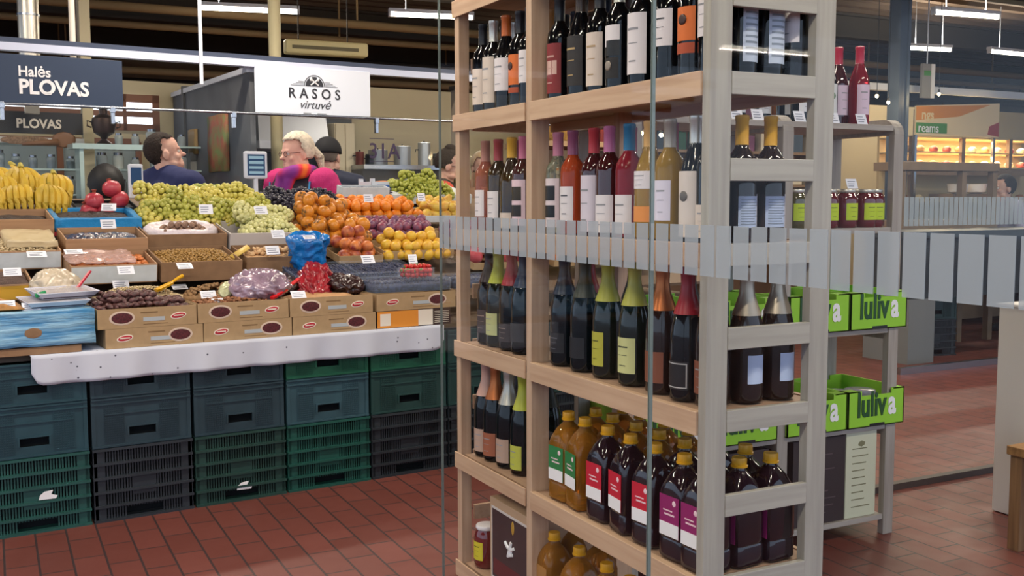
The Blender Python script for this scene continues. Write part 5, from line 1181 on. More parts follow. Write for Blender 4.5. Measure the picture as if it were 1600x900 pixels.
# glass shelves full of jars behind
M_gl = film('jar_glass', 'c4d0d4', .55, .08); M_glg = mat('glass_shelf', 'a9bcb8', .15)
for j, (z, nm) in enumerate(((1.40, 'lowest'), (1.60, 'middle'), (1.80, 'top'))):
    tag(MB().box(-.6, 1.75, 0, .28, -.015, 0).box(-.6, -.58, 0, .28, -.2 if j else -1.4, 0).box(1.73, 1.75, 0, .28, -.2 if j else -1.4, 0).done('glass_shelf', M_glg, loc=S(0, TB+1.35, z), rot=RZ), '%s glass shelf of jars behind the bananas' % nm, 'shelf')
jarp = {}
rnd = random.Random(8)
looks = [('silver', 'b8bcc0'), ('amber', '9c6c3c'), ('pale', 'c9c4b4'), ('dark', '3c3430'), ('reddish', '8a3c34'), ('green', '5c6c4c')]
for j, z in enumerate((1.40, 1.60, 1.80)):
    for i in range(17):
        nm, c = looks[rnd.randrange(6)]; s_ = -.5+i*.13+rnd.uniform(-.015, .015); hh = rnd.uniform(.09, .15)
        if j == 2 and s_ < .95: continue
        lab = '%s glass jar on the %s glass shelf behind the bananas' % (nm, ('lowest', 'middle', 'top')[j]); grp = nm+' jars on the '+('lowest', 'middle', 'top')[j]+' glass shelf'
        P = S(s_, TB+1.47, z)
        if nm not in jarp:
            t = thing('glass_jar', lab, 'jar', P, RZ, grp); MB().lathe([(.03, 0), (.038, .004), (.04, .09), (.03, .105), (.001, .106)], 14).done('jar_body', M_gl, t, smooth='auto')
            MB().lathe([(.028, .003), (.034, .005), (.034, .075), (.001, .076)], 12).done('contents', cm(c), t, smooth='auto'); MB().lathe([(.031, .1), (.032, .122), (.001, .124)], 14).done('lid', M_steel, t, smooth='auto'); jarp[nm] = t
        else: dup(jarp[nm], P, RZ, lab, grp, hh/.12)
# samovar
s_, z_ = st(163, 222, TB+1.0)
t = thing('samovar', 'dark bronze samovar standing left of the man in navy', 'samovar', S(s_, TB+1.0, z_-.02), RZ); M_br = mat('bronze', '4a3a30', .35, metal=.8)
MB().lathe([(.05, 0), (.06, .01), (.02, .04), (.03, .06), (.075, .09), (.09, .16), (.085, .2), (.06, .22), (.03, .235), (.03, .27), (.05, .275), (.05, .285), (.001, .29)], 20).done('body', M_br, t, smooth='auto')
for sx in (-1, 1): MB().tube([(sx*.085, 0, .17), (sx*.12, 0, .18), (sx*.12, 0, .14), (sx*.09, 0, .13)], .007, 6).done('handle', M_br, t, smooth='auto')
tag(MB().box(-.25, .5, -.12, .12, -.04, -.0).box(-.2, -.17, -.1, .1, -z_+.02, -.04).box(.42, .45, -.1, .1, -z_+.02, -.04).done('side_table', M_glg, loc=S(s_, TB+1.0, z_-.02), rot=RZ), 'pale glass topped side table under the samovar', 'table')
# dark grey partition running back, with slanted upper trim
sA = st(400, 150, TB+.0)[0]; zA = st(400, 100, TB)[1]
t = thing('partition_wall', 'dark grey partition between the two food stalls with a pale top rail', 'partition', S(sA, TB+.02, 0), RZ)
MB().box(-.04, 0, 0, 2.2, 0, zA-.06).done('panel', mat('charcoal_partition', '626468', .7, var=.25, vs=3), t); MB().box(-.06, .02, 0, 2.2, zA-.06, zA-.02).done('top_rail', M_alu, t)
# things hanging on the partition, seen face on
sB, zB = st(722, 134, TB)
t = thing('partition_wall', 'taupe partition with a slanting top line behind the left end of the bottle rack', 'partition', S(sB, TB+.02, 0), RZ)
tq = next(q*.02 for q in range(155, 260) if st(655, 150, q*.02)[0] < sB or q == 259)-TB
MB().box(-.04, 0, 0, tq, 0, zB-.03).done('panel', mat('taupe_partition', '96897a', .7), t); MB().box(-.06, .02, 0, tq, zB-.03, zB).done('top_rail', M_beam, t)
def hung(name, label, cat, u0, v0, u1, v1, m, t_, th=.02):
    s0, z1 = st(u0, v0, t_); s1, z0 = st(u1, v1, t_); return tag(MB().box(0, s1-s0, 0, th, 0, z1-z0).noise(.006, 9).done(name, m, loc=S(s0, t_, z0), rot=RZ), label, cat)
def pw(name, label, cat, u0, v0, u1, v1, m):       # something hanging on the partition's side
    tt = [min((abs(st(u, 200, q*.01)[0]-sA), q*.01) for q in range(300, 560))[1] for u in (u0, u1)]
    um = (u0+u1)/2; tm = sum(tt)/2; z1, z0 = st(um, v0, tm)[1], st(um, v1, tm)[1]; hw_ = abs(tt[0]-tt[1])/2
    b = MB().box(-.02, 0, -hw_, hw_, 0, z1-z0); bmesh.ops.subdivide_edges(b.b, edges=b.b.edges, cuts=3, use_grid_fill=True)
    return tag(b.noise(.006, 9).done(name, m, smooth=True, loc=S(sA-.045, tm, z0), rot=RZ), label, cat)
struct(MB().box(0, 1.6, 0, .05, 0, 2.35).done('wall_partition', mat('charcoal_partition2', '5f6062', .7, var=.25, vs=3), loc=S(st(287, 200, 4.8)[0], 4.8, 0), rot=RZ))
pw('chopping_board', 'wooden board hanging on the grey partition right of the man in navy', 'board', 305, 203, 317, 241, mat('board_wood', '9a7c4c', .6))
pw('patterned_apron', 'apron with red and green pattern hanging on the grey partition', 'apron', 336, 180, 366, 268, mat('apron_print', 'a8614c', .8, var=.6, vs=9, c2='7c8a54'))
hung('box_cabinet', 'pale grey cabinet edge behind the face of the man in navy', 'cabinet', 297, 238, 312, 290, M_wallg, 4.5, .2)
# kitchen of the white-sign stall
struct(MB().box(0, 5.0, 0, .1, 0, st(640, 140, 5.0)[1]).done('wall_stall', M_wallc, loc=S(st(402, 200, 5.0)[0], 5.0, 0), rot=RZ))
s0, z0 = st(405, 232, 4.2); s1, z1 = st(514, 186, 4.2)
t = thing('cooker_hood', 'pale steel cooker hood behind the woman', 'cooker hood', S((s0+s1)/2, 4.2, z0), RZ); w_ = (s1-s0)/2
b = MB(); b.loft([[(-w_, 0, .07), (w_, 0, .07), (w_, .6, .07), (-w_, .6, .07)], [(-w_*.9, .15, z1-z0+.5), (w_*.9, .15, z1-z0+.5), (w_*.9, .6, z1-z0+.5), (-w_*.9, .6, z1-z0+.5)]]); b.done('canopy', mat('brushed_steel', 'a8aab0', .35, metal=.6), t); MB().box(-w_, w_, -.01, .6, 0, .07).done('rim', M_alu, t, bevel=.004)
def cupboard(name, label, cat, u0, v0, u1, v1, m, t_, d=.4):
    s0, z1 = st(u0, v0, t_); s1, z0 = st(u1, v1, t_); t = thing(name, label, cat, S((s0+s1)/2, t_, z0), RZ); w_ = (s1-s0)/2; h_ = z1-z0
    MB().box(-w_, w_, 0, d, 0, h_).done('body', m, t, bevel=.004); MB().box(-w_+.01, -.003, -.014, 0, .01, h_-.01).done('door', m, t, bevel=.003); MB().box(.003, w_-.01, -.014, 0, .01, h_-.01).done('door', m, t, bevel=.003)
    return t
cupboard('fridge', 'tall cream cupboard between the cap wearer and the number', 'cupboard', 522, 192, 556, 300, mat('cream_steel', 'cfc2a4', .5), 4.3)
t = thing('steel_worktop', 'steel kitchen worktop with pots behind the number on the glass', 'worktop', S(st(640, 270, 4.0)[0], 4.0, 0), RZ)
zc_ = st(640, 258, 4.0)[1]
MB().box(-.45, .6, 0, .6, zc_-.04, zc_).done('top', M_steel, t); MB().box(-.45, .6, .03, .58, .0, zc_-.04).done('body', mat('dark_steel', '4c4a48', .4), t)
for k, (dx, r, h_, c) in enumerate(((-.38, .04, .12, '7c3c2c'), (-.27, .055, .09, '2c2c2e'), (-.2, .09, .14, '8c8e90'), (.05, .08, .18, 'a8aaac'), (.28, .06, .22, 'b8bab8'), (.47, .09, .12, '6c6e70'))):
    t = thing('cooking_pot', '%s pot on the steel worktop, %s from the left' % (('small brown', 'low black', 'grey', 'silver', 'tall bright steel', 'wide grey')[k], ('first', 'second', 'third', 'fourth', 'fifth', 'last')[k]), 'pot', S(st(640, 270, 4.0)[0]+dx, 4.25, zc_), RZ)
    MB().lathe([(r*.9, 0), (r, .006), (r, h_), (r*.9, h_+.004), (.001, h_+.006)], 18).done('pot', cm(c, .3, .5), t, smooth='auto'); MB().tube([(-r, 0, h_*.7), (-r-.03, 0, h_*.7), (-r-.03, 0, h_*.6)], .006, 6).done('handle', M_blackp, t); MB().sph((0, 0, h_+.012), .01, 1).done('knob', M_blackp, t)
s_, z_ = st(620, 139, 4.9)
# air conditioner, ducts and ceiling rods
def fitpx(u0, v0, u1, v1, y): a, b_ = aty(u0, v0, y), aty(u1, v1, y); return a, b_
a, b_ = fitpx(442, 68, 568, 88, 9.5)
t = thing('air_conditioner', 'long pale yellow air conditioning unit hanging above the white sign', 'air conditioner', ((a.x+b_.x)/2, 9.5, b_.z), (0, 0, -.05)); w_ = (b_.x-a.x)/2; h_ = a.z-b_.z
MB().box(-w_, w_, -.15, -.02, -.03, h_+.03).done('body', mat('ac_cream', 'd8c78f', .5), t, bevel=.02); MB().box(-w_*.85, w_*.75, -.156, -.15, h_*.2, h_*.65).done('grille', mat('ac_dark', '6c6244', .6), t); MB().box(-w_*.6-.01, -w_*.6, 0, .01, h_, 3.9-b_.z).box(w_*.6-.01, w_*.6, 0, .01, h_, 3.9-b_.z).done('hanger', M_beam, t)
def vpipe(u, y, r, z0, z1, name, label, m, cat='pipe'):
    P = aty(u, 50, y); t = MB().tube([(P.x, y, z0), (P.x, y, z1)], r, 16).done(name, m, smooth='auto'); return tag(t, label, cat)
P = aty(45, 50, 8.6)
t = thing('ventilation_duct', 'shiny steel ventilation duct bending above the navy sign', 'duct', (P.x, 8.6, 0)); M_duct = mat('bright_duct', 'c9c2b2', .3, metal=.8)
MB().tube([(0, 0, 2.3), (0, 0, 2.75), (0, 0, 2.95)], .075, 18).done('lower_pipe', M_duct, t, smooth='auto'); MB().tube([(0, 0, 2.95), (-.01, 0, 3.1), (-.06, 0, 3.3), (-.15, 0, 3.5), (-.3, 0, 3.7)], .078, 18).done('bend', M_duct, t, smooth='auto')
for z in (2.72, 2.95): MB().tube([(0, 0, z), (0, 0, z+.015)], .082, 18).done('ring', M_steel, t, smooth='auto')
MB().box(-.05, .05, -.05, .05, 2.0, 2.31).done('cowl_foot', M_duct, t)
vpipe(113, 7.7, .02, 2.2, 3.9, 'support_rod', 'pale vertical ceiling rod just right of the steel duct', M_cream, 'rod')
vpipe(120, 7.8, .006, 2.2, 3.9, 'support_rod', 'thin dark ceiling cable beside the pale rod', M_beam, 'rod')
vpipe(429, 8.4, .05, 1.0, 3.9, 'column', 'pale yellow round column left of the air conditioner', mat('column_cream', 'c4b890', .6), 'column')
P = aty(313, 60, 7.4); tag(MB().box(-.011, .011, -.011, .011, 2.15, 3.9).done('support_rod', M_alu, loc=(P.x, 7.4, 0)), 'pale square ceiling rod between the two signs', 'rod')

# ================================================================ PEOPLE
M_skin = mat('skin', 'cba392', .5, var=.12, vs=25, c2='bf9080'); M_hair = mat('dark_hair', '2e231e', .9, var=.5, vs=60, bump=.8, bs=90); M_eye = mat('eye_white', 'd8d0c8', .3)
def cap_(b, p, q, r0, r1, n=7):
    p, q = Vector(p), Vector(q)
    for i in range(n+1):
        f = i/n; b.sph(p.lerp(q, f), r0+(r1-r0)*f, 2)
def limb(b, pts, rs):
    for (p, q, r0, r1) in zip(pts, pts[1:], rs, rs[1:]):
        L = (Vector(q)-Vector(p)).length; cap_(b, p, q, r0, r1, max(2, int(L/(min(r0, r1)*.55))))
def headM(hy, hp, lean, H):            # head rotation about the neck: turn, nod
    return Matrix.Translation((0, lean, 1.50*H)) @ Matrix.Rotation(hy, 4, 'Z') @ Matrix.Rotation(hp, 4, 'X')
def person(label, P, rz, H=1.0, fat=1.0, top=None, top_name='jacket', arms=None, hy=0, hp=0, lean=.0, trousers='2c2e38', skin=M_skin, sleeve=None, hairf=None, mouth='smile', extra=None):
    t = thing('person', label, 'person', P, (0, 0, rz))
    sh = 1.43*H; T = lambda x, y, z: (x, y+lean*max(0, (z-.95)/.5), z*H)
    A = arms or [[(.20, 0, 1.43), (.27, .05, 1.16), (.23, .24, 1.0)], [(-.20, 0, 1.43), (-.27, .05, 1.16), (-.23, .24, 1.0)]]
    b = MB()
    limb(b, [T(0, 0, .95), T(0, 0, 1.15), T(0, 0, 1.33)], [.125*fat, .125*fat, .13*fat]); limb(b, [T(.10, 0, 1.36), T(-.10, 0, 1.36)], [.10, .10]); limb(b, [T(.07, 0, .93), T(-.07, 0, .93)], [.12*fat, .12*fat])
    limb(b, [T(0, -.01, 1.40), T(0, .01, 1.56)], [.068*fat, .060*fat])
    for sg in (1, -1): limb(b, [T(sg*.05, -.02, 1.47), T(sg*.17, -.01, 1.435)], [.05, .055])
    for sg in (1, -1): limb(b, [(sg*.095, 0, .90*H), (sg*.11, .02, .50*H), (sg*.11, -.01, .09)], [.088, .055, .042]); limb(b, [(sg*.11, -.03, .045), (sg*.125, .12, .035)], [.042, .034])
    for arm in A:
        pts = [T(*p) for p in arm]; limb(b, pts, [.055, .045, .032])
        h = Vector(pts[-1]); d = (h-Vector(pts[-2])).normalized(); side = d.cross(Vector((0, 0, 1))).normalized(); dn = side.cross(d)
        limb(b, [h, h+d*.07], [.03, .032])
        for k in range(4):
            o = h+d*.085+side*(k-1.5)*.02; Lf = (.062, .072, .068, .054)[k]; limb(b, [o, o+d*Lf*.5+dn*.006, o+d*Lf*.85+dn*.03], [.0095, .009, .008])
        o = h+d*.03+side*.035; limb(b, [o, o+side*.02+d*.03, o+side*.018+d*.06], [.011, .010, .009])
    HM = headM(hy, hp, lean*1.1, H)
    hb = MB()
    hb.sph((0, .0, .155), .088, 3, (.86, 1.10, 1.12)); hb.sph((0, .035, .09), .062, 3, (.98, 1, 1.1)); hb.sph((0, .073, .043), .034, 2, (1.1, 1, .85)); limb(hb, [(0, -.015, .03), (0, -.005, .10)], [.055*fat, .06])
    hb.sph((0, .098, .115), .014, 2, (.85, 1.1, 1.9)); hb.sph((0, .114, .100), .016, 2, (1.15, 1.15, .85))
    hb.sph((0, .088, .145), .03, 2, (1.7, .5, .35)); hb.sph((0, .092, .066), .02, 2, (1.3, .7, .35)); hb.sph((0, .091, .056), .018, 2, (1.1, .7, .4))
    for sg in (1, -1): hb.sph((sg*.08, -.006, .115), .026, 2, (.42, .85, 1.35)); hb.sph((sg*.05, .03, .055), .03, 2, (.9, 1.2, .9)); hb.sph((sg*.042, .062, .095), .025, 2)
    if fat > 1.1: hb.sph((0, .035, .035), .055, 2, (1.1, 1, .8))
    bmesh.ops.transform(hb.b, matrix=HM, verts=hb.b.verts); me = bpy.data.meshes.new('h'); hb.b.to_mesh(me); hb.b.free(); b.b.from_mesh(me); bpy.data.meshes.remove(me)
    remesh(b, .0066, 3).done('body', skin, t, smooth=True)
    def hpart(name, mb, m, **k):
        bmesh.ops.transform(mb.b, matrix=HM, verts=mb.b.verts); return mb.done(name, m, t, smooth=True)
    for sg in (1, -1): hpart('eye', MB().sph((sg*.031, .082, .127), .011, 2), M_eye); hpart('pupil', MB().sph((sg*.031, .0905, .127), .0045, 1), M_hair)
    # clothes: a slightly larger continuous layer, open at neck and cuffs
    c = MB()
    limb(c, [T(0, 0, .92), T(0, 0, 1.15), T(0, 0, 1.33)], [.148*fat, .146*fat, .15*fat]); limb(c, [T(.10, 0, 1.355), T(-.10, 0, 1.355)], [.116*fat, .116*fat]); limb(c, [T(0, -.01, 1.40), T(0, 0, 1.47)], [.10*fat, .08*fat])
    for sg in (1, -1): limb(c, [T(sg*.05, -.025, 1.465), T(sg*.18, -.015, 1.43)], [.075*fat, .078*fat])
    if sleeve is None:
        for arm in A: pts = [T(*p) for p in arm]; q = Vector(pts[1]).lerp(Vector(pts[2]), .92); limb(c, [pts[0], pts[1], q], [.075*fat, .062*fat, .048])
    remesh(c, .012, 6).done(top_name, top, t, smooth=True)
    if sleeve is not None:
        for arm in A: c = MB(); pts = [T(*p) for p in arm]; q = Vector(pts[1]).lerp(Vector(pts[2]), .92); limb(c, [pts[0], pts[1], q], [.088*fat, .068*fat, .048]); remesh(c, .012, 5).done('sleeve', sleeve, t, smooth=True)
    c = MB(); limb(c, [(.07, 0, .93*H), (-.07, 0, .93*H)], [.138*fat, .138*fat])
    for sg in (1, -1): limb(c, [(sg*.095, 0, .88*H), (sg*.11, .02, .50*H), (sg*.11, -.01, .12)], [.105, .075, .062])
    remesh(c, .014, 4).done('trousers', cm(trousers, .8), t, smooth=True)
    for sg in (1, -1):
        c = MB(); limb(c, [(sg*.11, -.045, .05), (sg*.127, .15, .045)], [.05, .044])
        for v in c.b.verts: v.co.z = max(v.co.z, 0)
        c.done('shoe', M_blackp, t, smooth=True)
    if hairf: hairf(t, hpart)
    if extra: extra(t, T, hpart)
    return t
def haircut(m, front=.03, top=.215, low=.07, bald=False, vol=1.0):
    def f(t, hpart):
        b = MB().sph((0, -.012, .158), .098*vol, 4, (.86, 1.10, 1.10))
        kill = [v for v in b.b.verts if (v.co.y > front+.25*(v.co.z-.15) and v.co.z < .21) or v.co.z < low or (v.co.y > .0 and v.co.z < .13) or (bald and v.co.y > -.01 and v.co.z > .17)]
        bmesh.ops.delete(b.b, geom=kill, context='VERTS'); b.noise(.003, 60)
        o = hpart('hair', b, m); sd = o.modifiers.new('s', 'SOLIDIFY'); sd.thickness = .004; sd.offset = 1
    return f
def glasses(t, hpart):
    b = MB()
    for sg in (1, -1):
        c = (sg*.033, .102, .126); b.tube([(c[0]+.023*math.cos(a), c[1], c[2]+.017*math.sin(a)) for a in [2*PI*k/12 for k in range(13)]], .0018, 5); b.tube([(sg*.056, .10, .13), (sg*.08, .0, .132)], .0015, 5)
    b.tube([(-.01, .103, .13), (.01, .103, .13)], .0018, 5); hpart('glasses', b, mat('glasses_frame', '5a3c3c', .3))
def ploc(u, t_): s_, _ = st(u, 250, t_); P = S(s_, t_, 0); return P
# headings: local +y is the way the body faces
RIGHT = RO-PI/2; LEFT = RO+PI/2
M_navyk = mat('navy_knit', '1c2450', .85, bump=.3, bs=200)
person('heavy man with thinning dark hair in a navy sweater looking up to the right', ploc(257, 2.12), RIGHT+.45, H=1.01, fat=1.28, top=M_navyk, top_name='sweater', hp=.22, lean=.03, hairf=haircut(M_hair, front=-.018, bald=False, low=.06, vol=.955), hy=-.5)
# woman
M_vest = mat('dark_vest', '1e1c2a', .7); M_mag = mat('magenta_knit', 'b8286c', .85, bump=.3, bs=180); M_blond = mat('pale_blond_hair', 'ddd0bb', .7, var=.25, vs=50, bump=.8, bs=90)
def scarf_mat():
    m = mat('rainbow_scarf', 'b03070', .8); nt = m.node_tree; b = nt.nodes['Principled BSDF']; tc = nt.nodes.new('ShaderNodeTexCoord'); mp = nt.nodes.new('ShaderNodeMapping'); mp.inputs['Rotation'].default_value = (.5, .4, 0)
    wv = nt.nodes.new('ShaderNodeTexWave'); wv.inputs['Scale'].default_value = 2.6; wv.inputs['Distortion'].default_value = 3; wv.bands_direction = 'DIAGONAL'
    r = nt.nodes.new('ShaderNodeValToRGB'); cr = r.color_ramp; cr.elements[0].color = lin('e8702c'); cr.elements[1].color = lin('7c2c86')
    for p, c in ((.3, 'd42c34'), (.55, 'c42c50'), (.75, '9c2c7c')): e = cr.elements.new(p); e.color = lin(c)
    nt.links.new(tc.outputs['Object'], mp.inputs[0]); nt.links.new(mp.outputs[0], wv.inputs[0]); nt.links.new(wv.outputs['Fac'], r.inputs[0]); nt.links.new(r.outputs[0], b.inputs['Base Color']); return m
def woman_extra(t, T, hpart):
    glasses(t, hpart)
    b = MB(); n = 40
    for k in range(n):
        a = 2*PI*k/n; b.sph(T(.10*math.cos(a), .01+.105*math.sin(a), 1.475+.03*math.sin(a*1-.4*PI)), .05, 2, (1, 1, 1.05))
    limb(b, [T(.05, .12, 1.44), T(.07, .17, 1.33), T(.05, .165, 1.2)], [.045, .038, .03]); limb(b, [T(-.02, .13, 1.44), T(-.01, .165, 1.30)], [.04, .03])
    remesh(b, .01, 3).done('scarf', scarf_mat(), t, smooth=True)
    b = MB().sph((0, -.11, .14), .03, 2, (1, .8, 1.2)); hpart('hair_tie', b, mat('blue_tie', '1c3490', .5))
    b = MB(); limb(b, [(0, -.13, .14), (0, -.17, .09), (0, -.175, .02)], [.028, .03, .018]); hpart('ponytail', b, M_blond)
    b = MB()
    for sg in (1, -1): b.tube([T(sg*.17, .10, 1.44), T(sg*.165, .145, 1.3), T(sg*.16, .15, 1.1)], .006, 6)
    b.done('blue_piping', mat('blue_piping', '3c8ac4', .5), t)
person('smiling woman with pale blond ponytail, glasses, rainbow scarf, dark vest and magenta sleeves', ploc(480, 2.1), LEFT+.5, H=1.02, fat=1.22, arms=[[(.20, -.02, 1.43), (.36, -.06, 1.18), (.34, .10, 1.0)], [(-.20, 0, 1.43), (-.33, .0, 1.18), (-.3, .12, 1.0)]], top=M_vest, top_name='vest', sleeve=M_mag, skin=mat('fair_skin', 'dcaa98', .5, var=.1, vs=25), hairf=haircut(M_blond, front=.012, low=.085, vol=1.06), hy=-.35, hp=-.08, lean=.08, extra=woman_extra)
def cap_extra(t, T, hpart):
    b = MB().sph((0, -.005, .168), .108, 4, (.9, 1.08, .98)); bmesh.ops.delete(b.b, geom=[v for v in b.b.verts if v.co.z < .15], context='VERTS')
    o = hpart('cap', b, M_blackp2); sd = o.modifiers.new('s', 'SOLIDIFY'); sd.thickness = .006
    b = MB().sph((0, .12, .155), .06, 3, (1, .9, .12)); hpart('cap_brim', b, M_blackp2)
    MB().lathe([(.072, 1.475), (.078, 1.50), (.070, 1.53), (.062, 1.53)], 24, (0, lean_cap, 0)).done('collar', M_wallg, t, smooth=True)
M_blackp2 = mat('black_cap_cloth', '14151a', .8); lean_cap = .03
person('man in a black cap and dark navy jacket with grey collar, seen from behind', ploc(512, 2.5), RO-.55, H=1.02, fat=1.08, top=mat('navy_jacket', '1a2238', .7), hairf=haircut(mat('grey_hair', '6c625a', .8), front=0, low=.09, vol=.9), hy=-.2, extra=cap_extra, lean=.02)
def beard_extra(t, T, hpart):
    glasses(t, hpart); b = MB().sph((0, .06, .04), .045, 3, (1.05, .95, 1.1)).sph((0, .03, .055), .058, 3, (1.03, .9, .8)); bmesh.ops.delete(b.b, geom=[v for v in b.b.verts if v.co.y < .02], context='VERTS'); hpart('beard', b.noise(.004, 50), M_hair)
    b = MB().sph((0, -.01, .262), .045, 2, (1, 1.1, .8)); hpart('hair_bun', b, M_hair)
    b = MB(); limb(b, [T(.03, .15, 1.38), T(0, .16, 1.28), T(-.03, .17, 1.2)], [.04, .04, .03])
    b.done('grey_panel', mat('white_panel_jacket', 'a9adb8', .7), t, smooth=True)
person('bearded man with glasses in a red and dark jacket behind the far green grapes', ploc(676, 2.55), RIGHT-.55, H=.985, fat=.98, top=mat('dark_jacket', '20222c', .8), top_name='jacket', sleeve=mat('red_sleeve', 'b83c2c', .7), hairf=haircut(M_hair, front=.02, low=.1), hp=-.15, lean=.1, extra=beard_extra)
person('person with black hair, only the top of the head showing behind the pomegranates', ploc(163, 2.52), RO+.2, H=.86, top=mat('dark_jumper', '2a2a30', .8), top_name='jumper', hairf=haircut(mat('black_hair', '0e0d0f', .6), front=.03, low=.02, vol=1.25))
person('person with fair hair seen through the glass behind the left end of the bottle rack', ploc(752, 3.4), RO+PI-.3, H=1.0, top=mat('rust_jumper', '8a6450', .8), top_name='jumper', hairf=haircut(mat('fair_hair', 'b89a78', .6), front=.045, low=.03, vol=1.08))

# ================================================================ RIGHT BACKGROUND
YC = 7.2
P = aty(1405, 100, YC); tag(MB().box(-.06, .06, -.06, .06, 0, 3.89).box(-.07, -.035, -.07, .07, 0, 3.89).box(.035, .07, -.07, .07, 0, 3.89).done('steel_column', mat('blue_grey_steel', '465264', .45), loc=(P.x, YC, 0)), 'dark blue grey steel column rising to the roof right of the rose bottles', 'column')
def box_px(name, label, cat, u0, v0, u1, v1, y, d, m, bevel=.003, z0=None, parent=None, rz=0):
    a, b_ = aty(u0, v0, y), aty(u1, v1, y); zb_ = b_.z if z0 is None else z0
    o = MB().box(0, b_.x-a.x, 0, d, 0, a.z-zb_).done(name, m, bevel=bevel, loc=(a.x, y, zb_), rot=(0, 0, rz)); return tag(o, label, cat) if label else o
# bakery stall with back wall, poster and lit display
Y2 = 7.6
a, b_ = aty(1425, 150, Y2), aty(1640, 150, Y2)
struct(MB().box(a.x-.1, b_.x+2, 0, .1, 0, 2.45).done('wall_bakery', mat('warm_wall', 'b8a684', .8), loc=(0, Y2+1.4, 0)))
struct(MB().box(a.x-3.2, b_.x+2, 0, .06, 2.43, 2.50).done('trim_8', M_alu, loc=(0, Y2, 0)))
a, b_ = aty(1432, 160, Y2-.1), aty(1560, 215, Y2-.1)
t = thing('food_poster', 'orange and cream poster with a green label over the lit bakery display', 'poster', (a.x, Y2-.1, b_.z)); w_ = b_.x-a.x; h_ = a.z-b_.z
b = MB(); b.loft([[(0, y, 0), (w_, y, 0), (w_, y, h_*1.12), (0, y, h_*.9)] for y in (0, .02)]); b.done('panel', mat('poster_cream', 'ead2a8', .6), t)
b = MB(); b.loft([[(0, y, h_*.45), (w_*.5, y, h_*.62), (w_*.88, y, h_*1.05), (0, y, h_*.88)] for y in (-.003, 0)]); b.done('orange_field', mat('poster_orange', 'd88a34', .6), t)
b = MB(); b.loft([[(w_*.86, y, h_*.08), (w_, y, h_*.02), (w_, y, h_*.5), (w_*.88, y, h_*.35)] for y in (-.003, 0)]); b.done('red_field', mat('poster_red', 'a83c3c', .6), t)
for x_ in (.02, w_-.05): MB().box(x_, x_+.03, .021, .05, -b_.z, h_*.8).done('stand_pole', M_steel, t)
MB().box(0, w_*.36, -.006, -.003, .02, h_*.38).done('green_label', mat('poster_green', '4c8a3c', .6), t, bevel=.002)
text('reams', h_*.40, M_white, t, (w_*.02, -.008, h_*.09), FRONT, bold=.001, sx=.95)
text('ngs', h_*.42, mat('poster_pale', 'e8cf9c', .6), t, (w_*.06, -.005, h_*.5), FRONT, bold=.004)
a, b_ = aty(1360, 100, Y2+.2), aty(1440, 155, Y2+.2)
t = thing('hanging_sign', 'white sign panel edge behind the dark column', 'sign', (aty(1418, 150, Y2).x, Y2-.2, 0)); z0_, z1_ = aty(1430, 152, Y2-.2).z, aty(1430, 98, Y2-.2).z
MB().box(-.02, .14, 0, .03, z0_, z1_).done('panel', M_wallg, t); MB().box(.05, .06, .01, .02, z1_, 3.9).done('hanger', M_alu, t); MB().box(.10, .145, -.01, 0, z0_, z1_).done('white_edge', M_white, t); MB().box(0, .09, -.004, 0, z0_+.22, z0_+.27).done('green_print', mat('poster_green', '4c8a3c', .6), t)
# lit display cabinet with goods
a, b_ = aty(1424, 212, Y2), aty(1562, 262, Y2)
t = thing('display_cabinet', 'lit wooden bakery display cabinet with shelves of pastries', 'display cabinet', (a.x, Y2, 0)); w_ = b_.x-a.x+.9; zt_, zb_ = a.z, b_.z
M_dw = mat('brown_wood', '8c7258', .6, var=.2, vs=5)
MB().box(0, w_, .42, .45, .9, zt_+.02).done('back_panel', mat('warm_back', 'cbb48a', .7), t)
for z in (zt_, (zt_+zb_)/2, zb_, 1.32): MB().box(0, w_, 0, .42, z-.012, z).done('shelf', mat('pale_shelf', 'cdb98f', .5), t)
for x in (0, w_*.33, w_*.66, w_-.05): MB().box(x, x+.05, -.01, .03, .0, zt_).done('post', M_dw, t)
MB().box(-.05, w_, -.03, .0, zb_-.09, zb_-.02).done('front_board', M_dw, t)
MB().box(0, w_, .0, .45, .05, .9).done('base', M_dw, t)
for z in (zt_-.02, (zt_+zb_)/2-.02):
    ld = bpy.data.lights.new('cabinet_light', 'AREA'); ld.shape = 'RECTANGLE'; ld.size = w_*.8; ld.size_y = .03; ld.energy = 9; ld.color = (1, .78, .5)
    lo = bpy.data.objects.new('cabinet_light', ld); COL.objects.link(lo); lo.parent = t; lo.location = (w_/2, .15, z-.01)
rnd = random.Random(3)
for j, z in enumerate(((zt_+zb_)/2, zb_, 1.32)):
    for i in range(11):
        c = ('a86c3c', 'd0a468', '7c4a30', 'd8c8a4', '8a3a2c', 'c4b8a4')[rnd.randrange(6)]; nm = {'a86c3c': 'brown', 'd0a468': 'golden', '7c4a30': 'dark brown', 'd8c8a4': 'cream', '8a3a2c': 'reddish', 'c4b8a4': 'pale'}[c]
        o = MB().sph((0, 0, .035), .05, 2, (rnd.uniform(.8, 1.2), 1, .7)).noise(.006, 25).done('pastry', cm(c, .7), smooth=True, loc=(a.x+.09+i*(w_-.16)/10.5, Y2+.14, z)); tag(o, '%s pastry on the %s shelf of the lit cabinet' % (nm, ('upper', 'middle', 'lower')[j]), 'pastry', '%s pastries on the %s cabinet shelf' % (nm, ('upper', 'middle', 'lower')[j]))
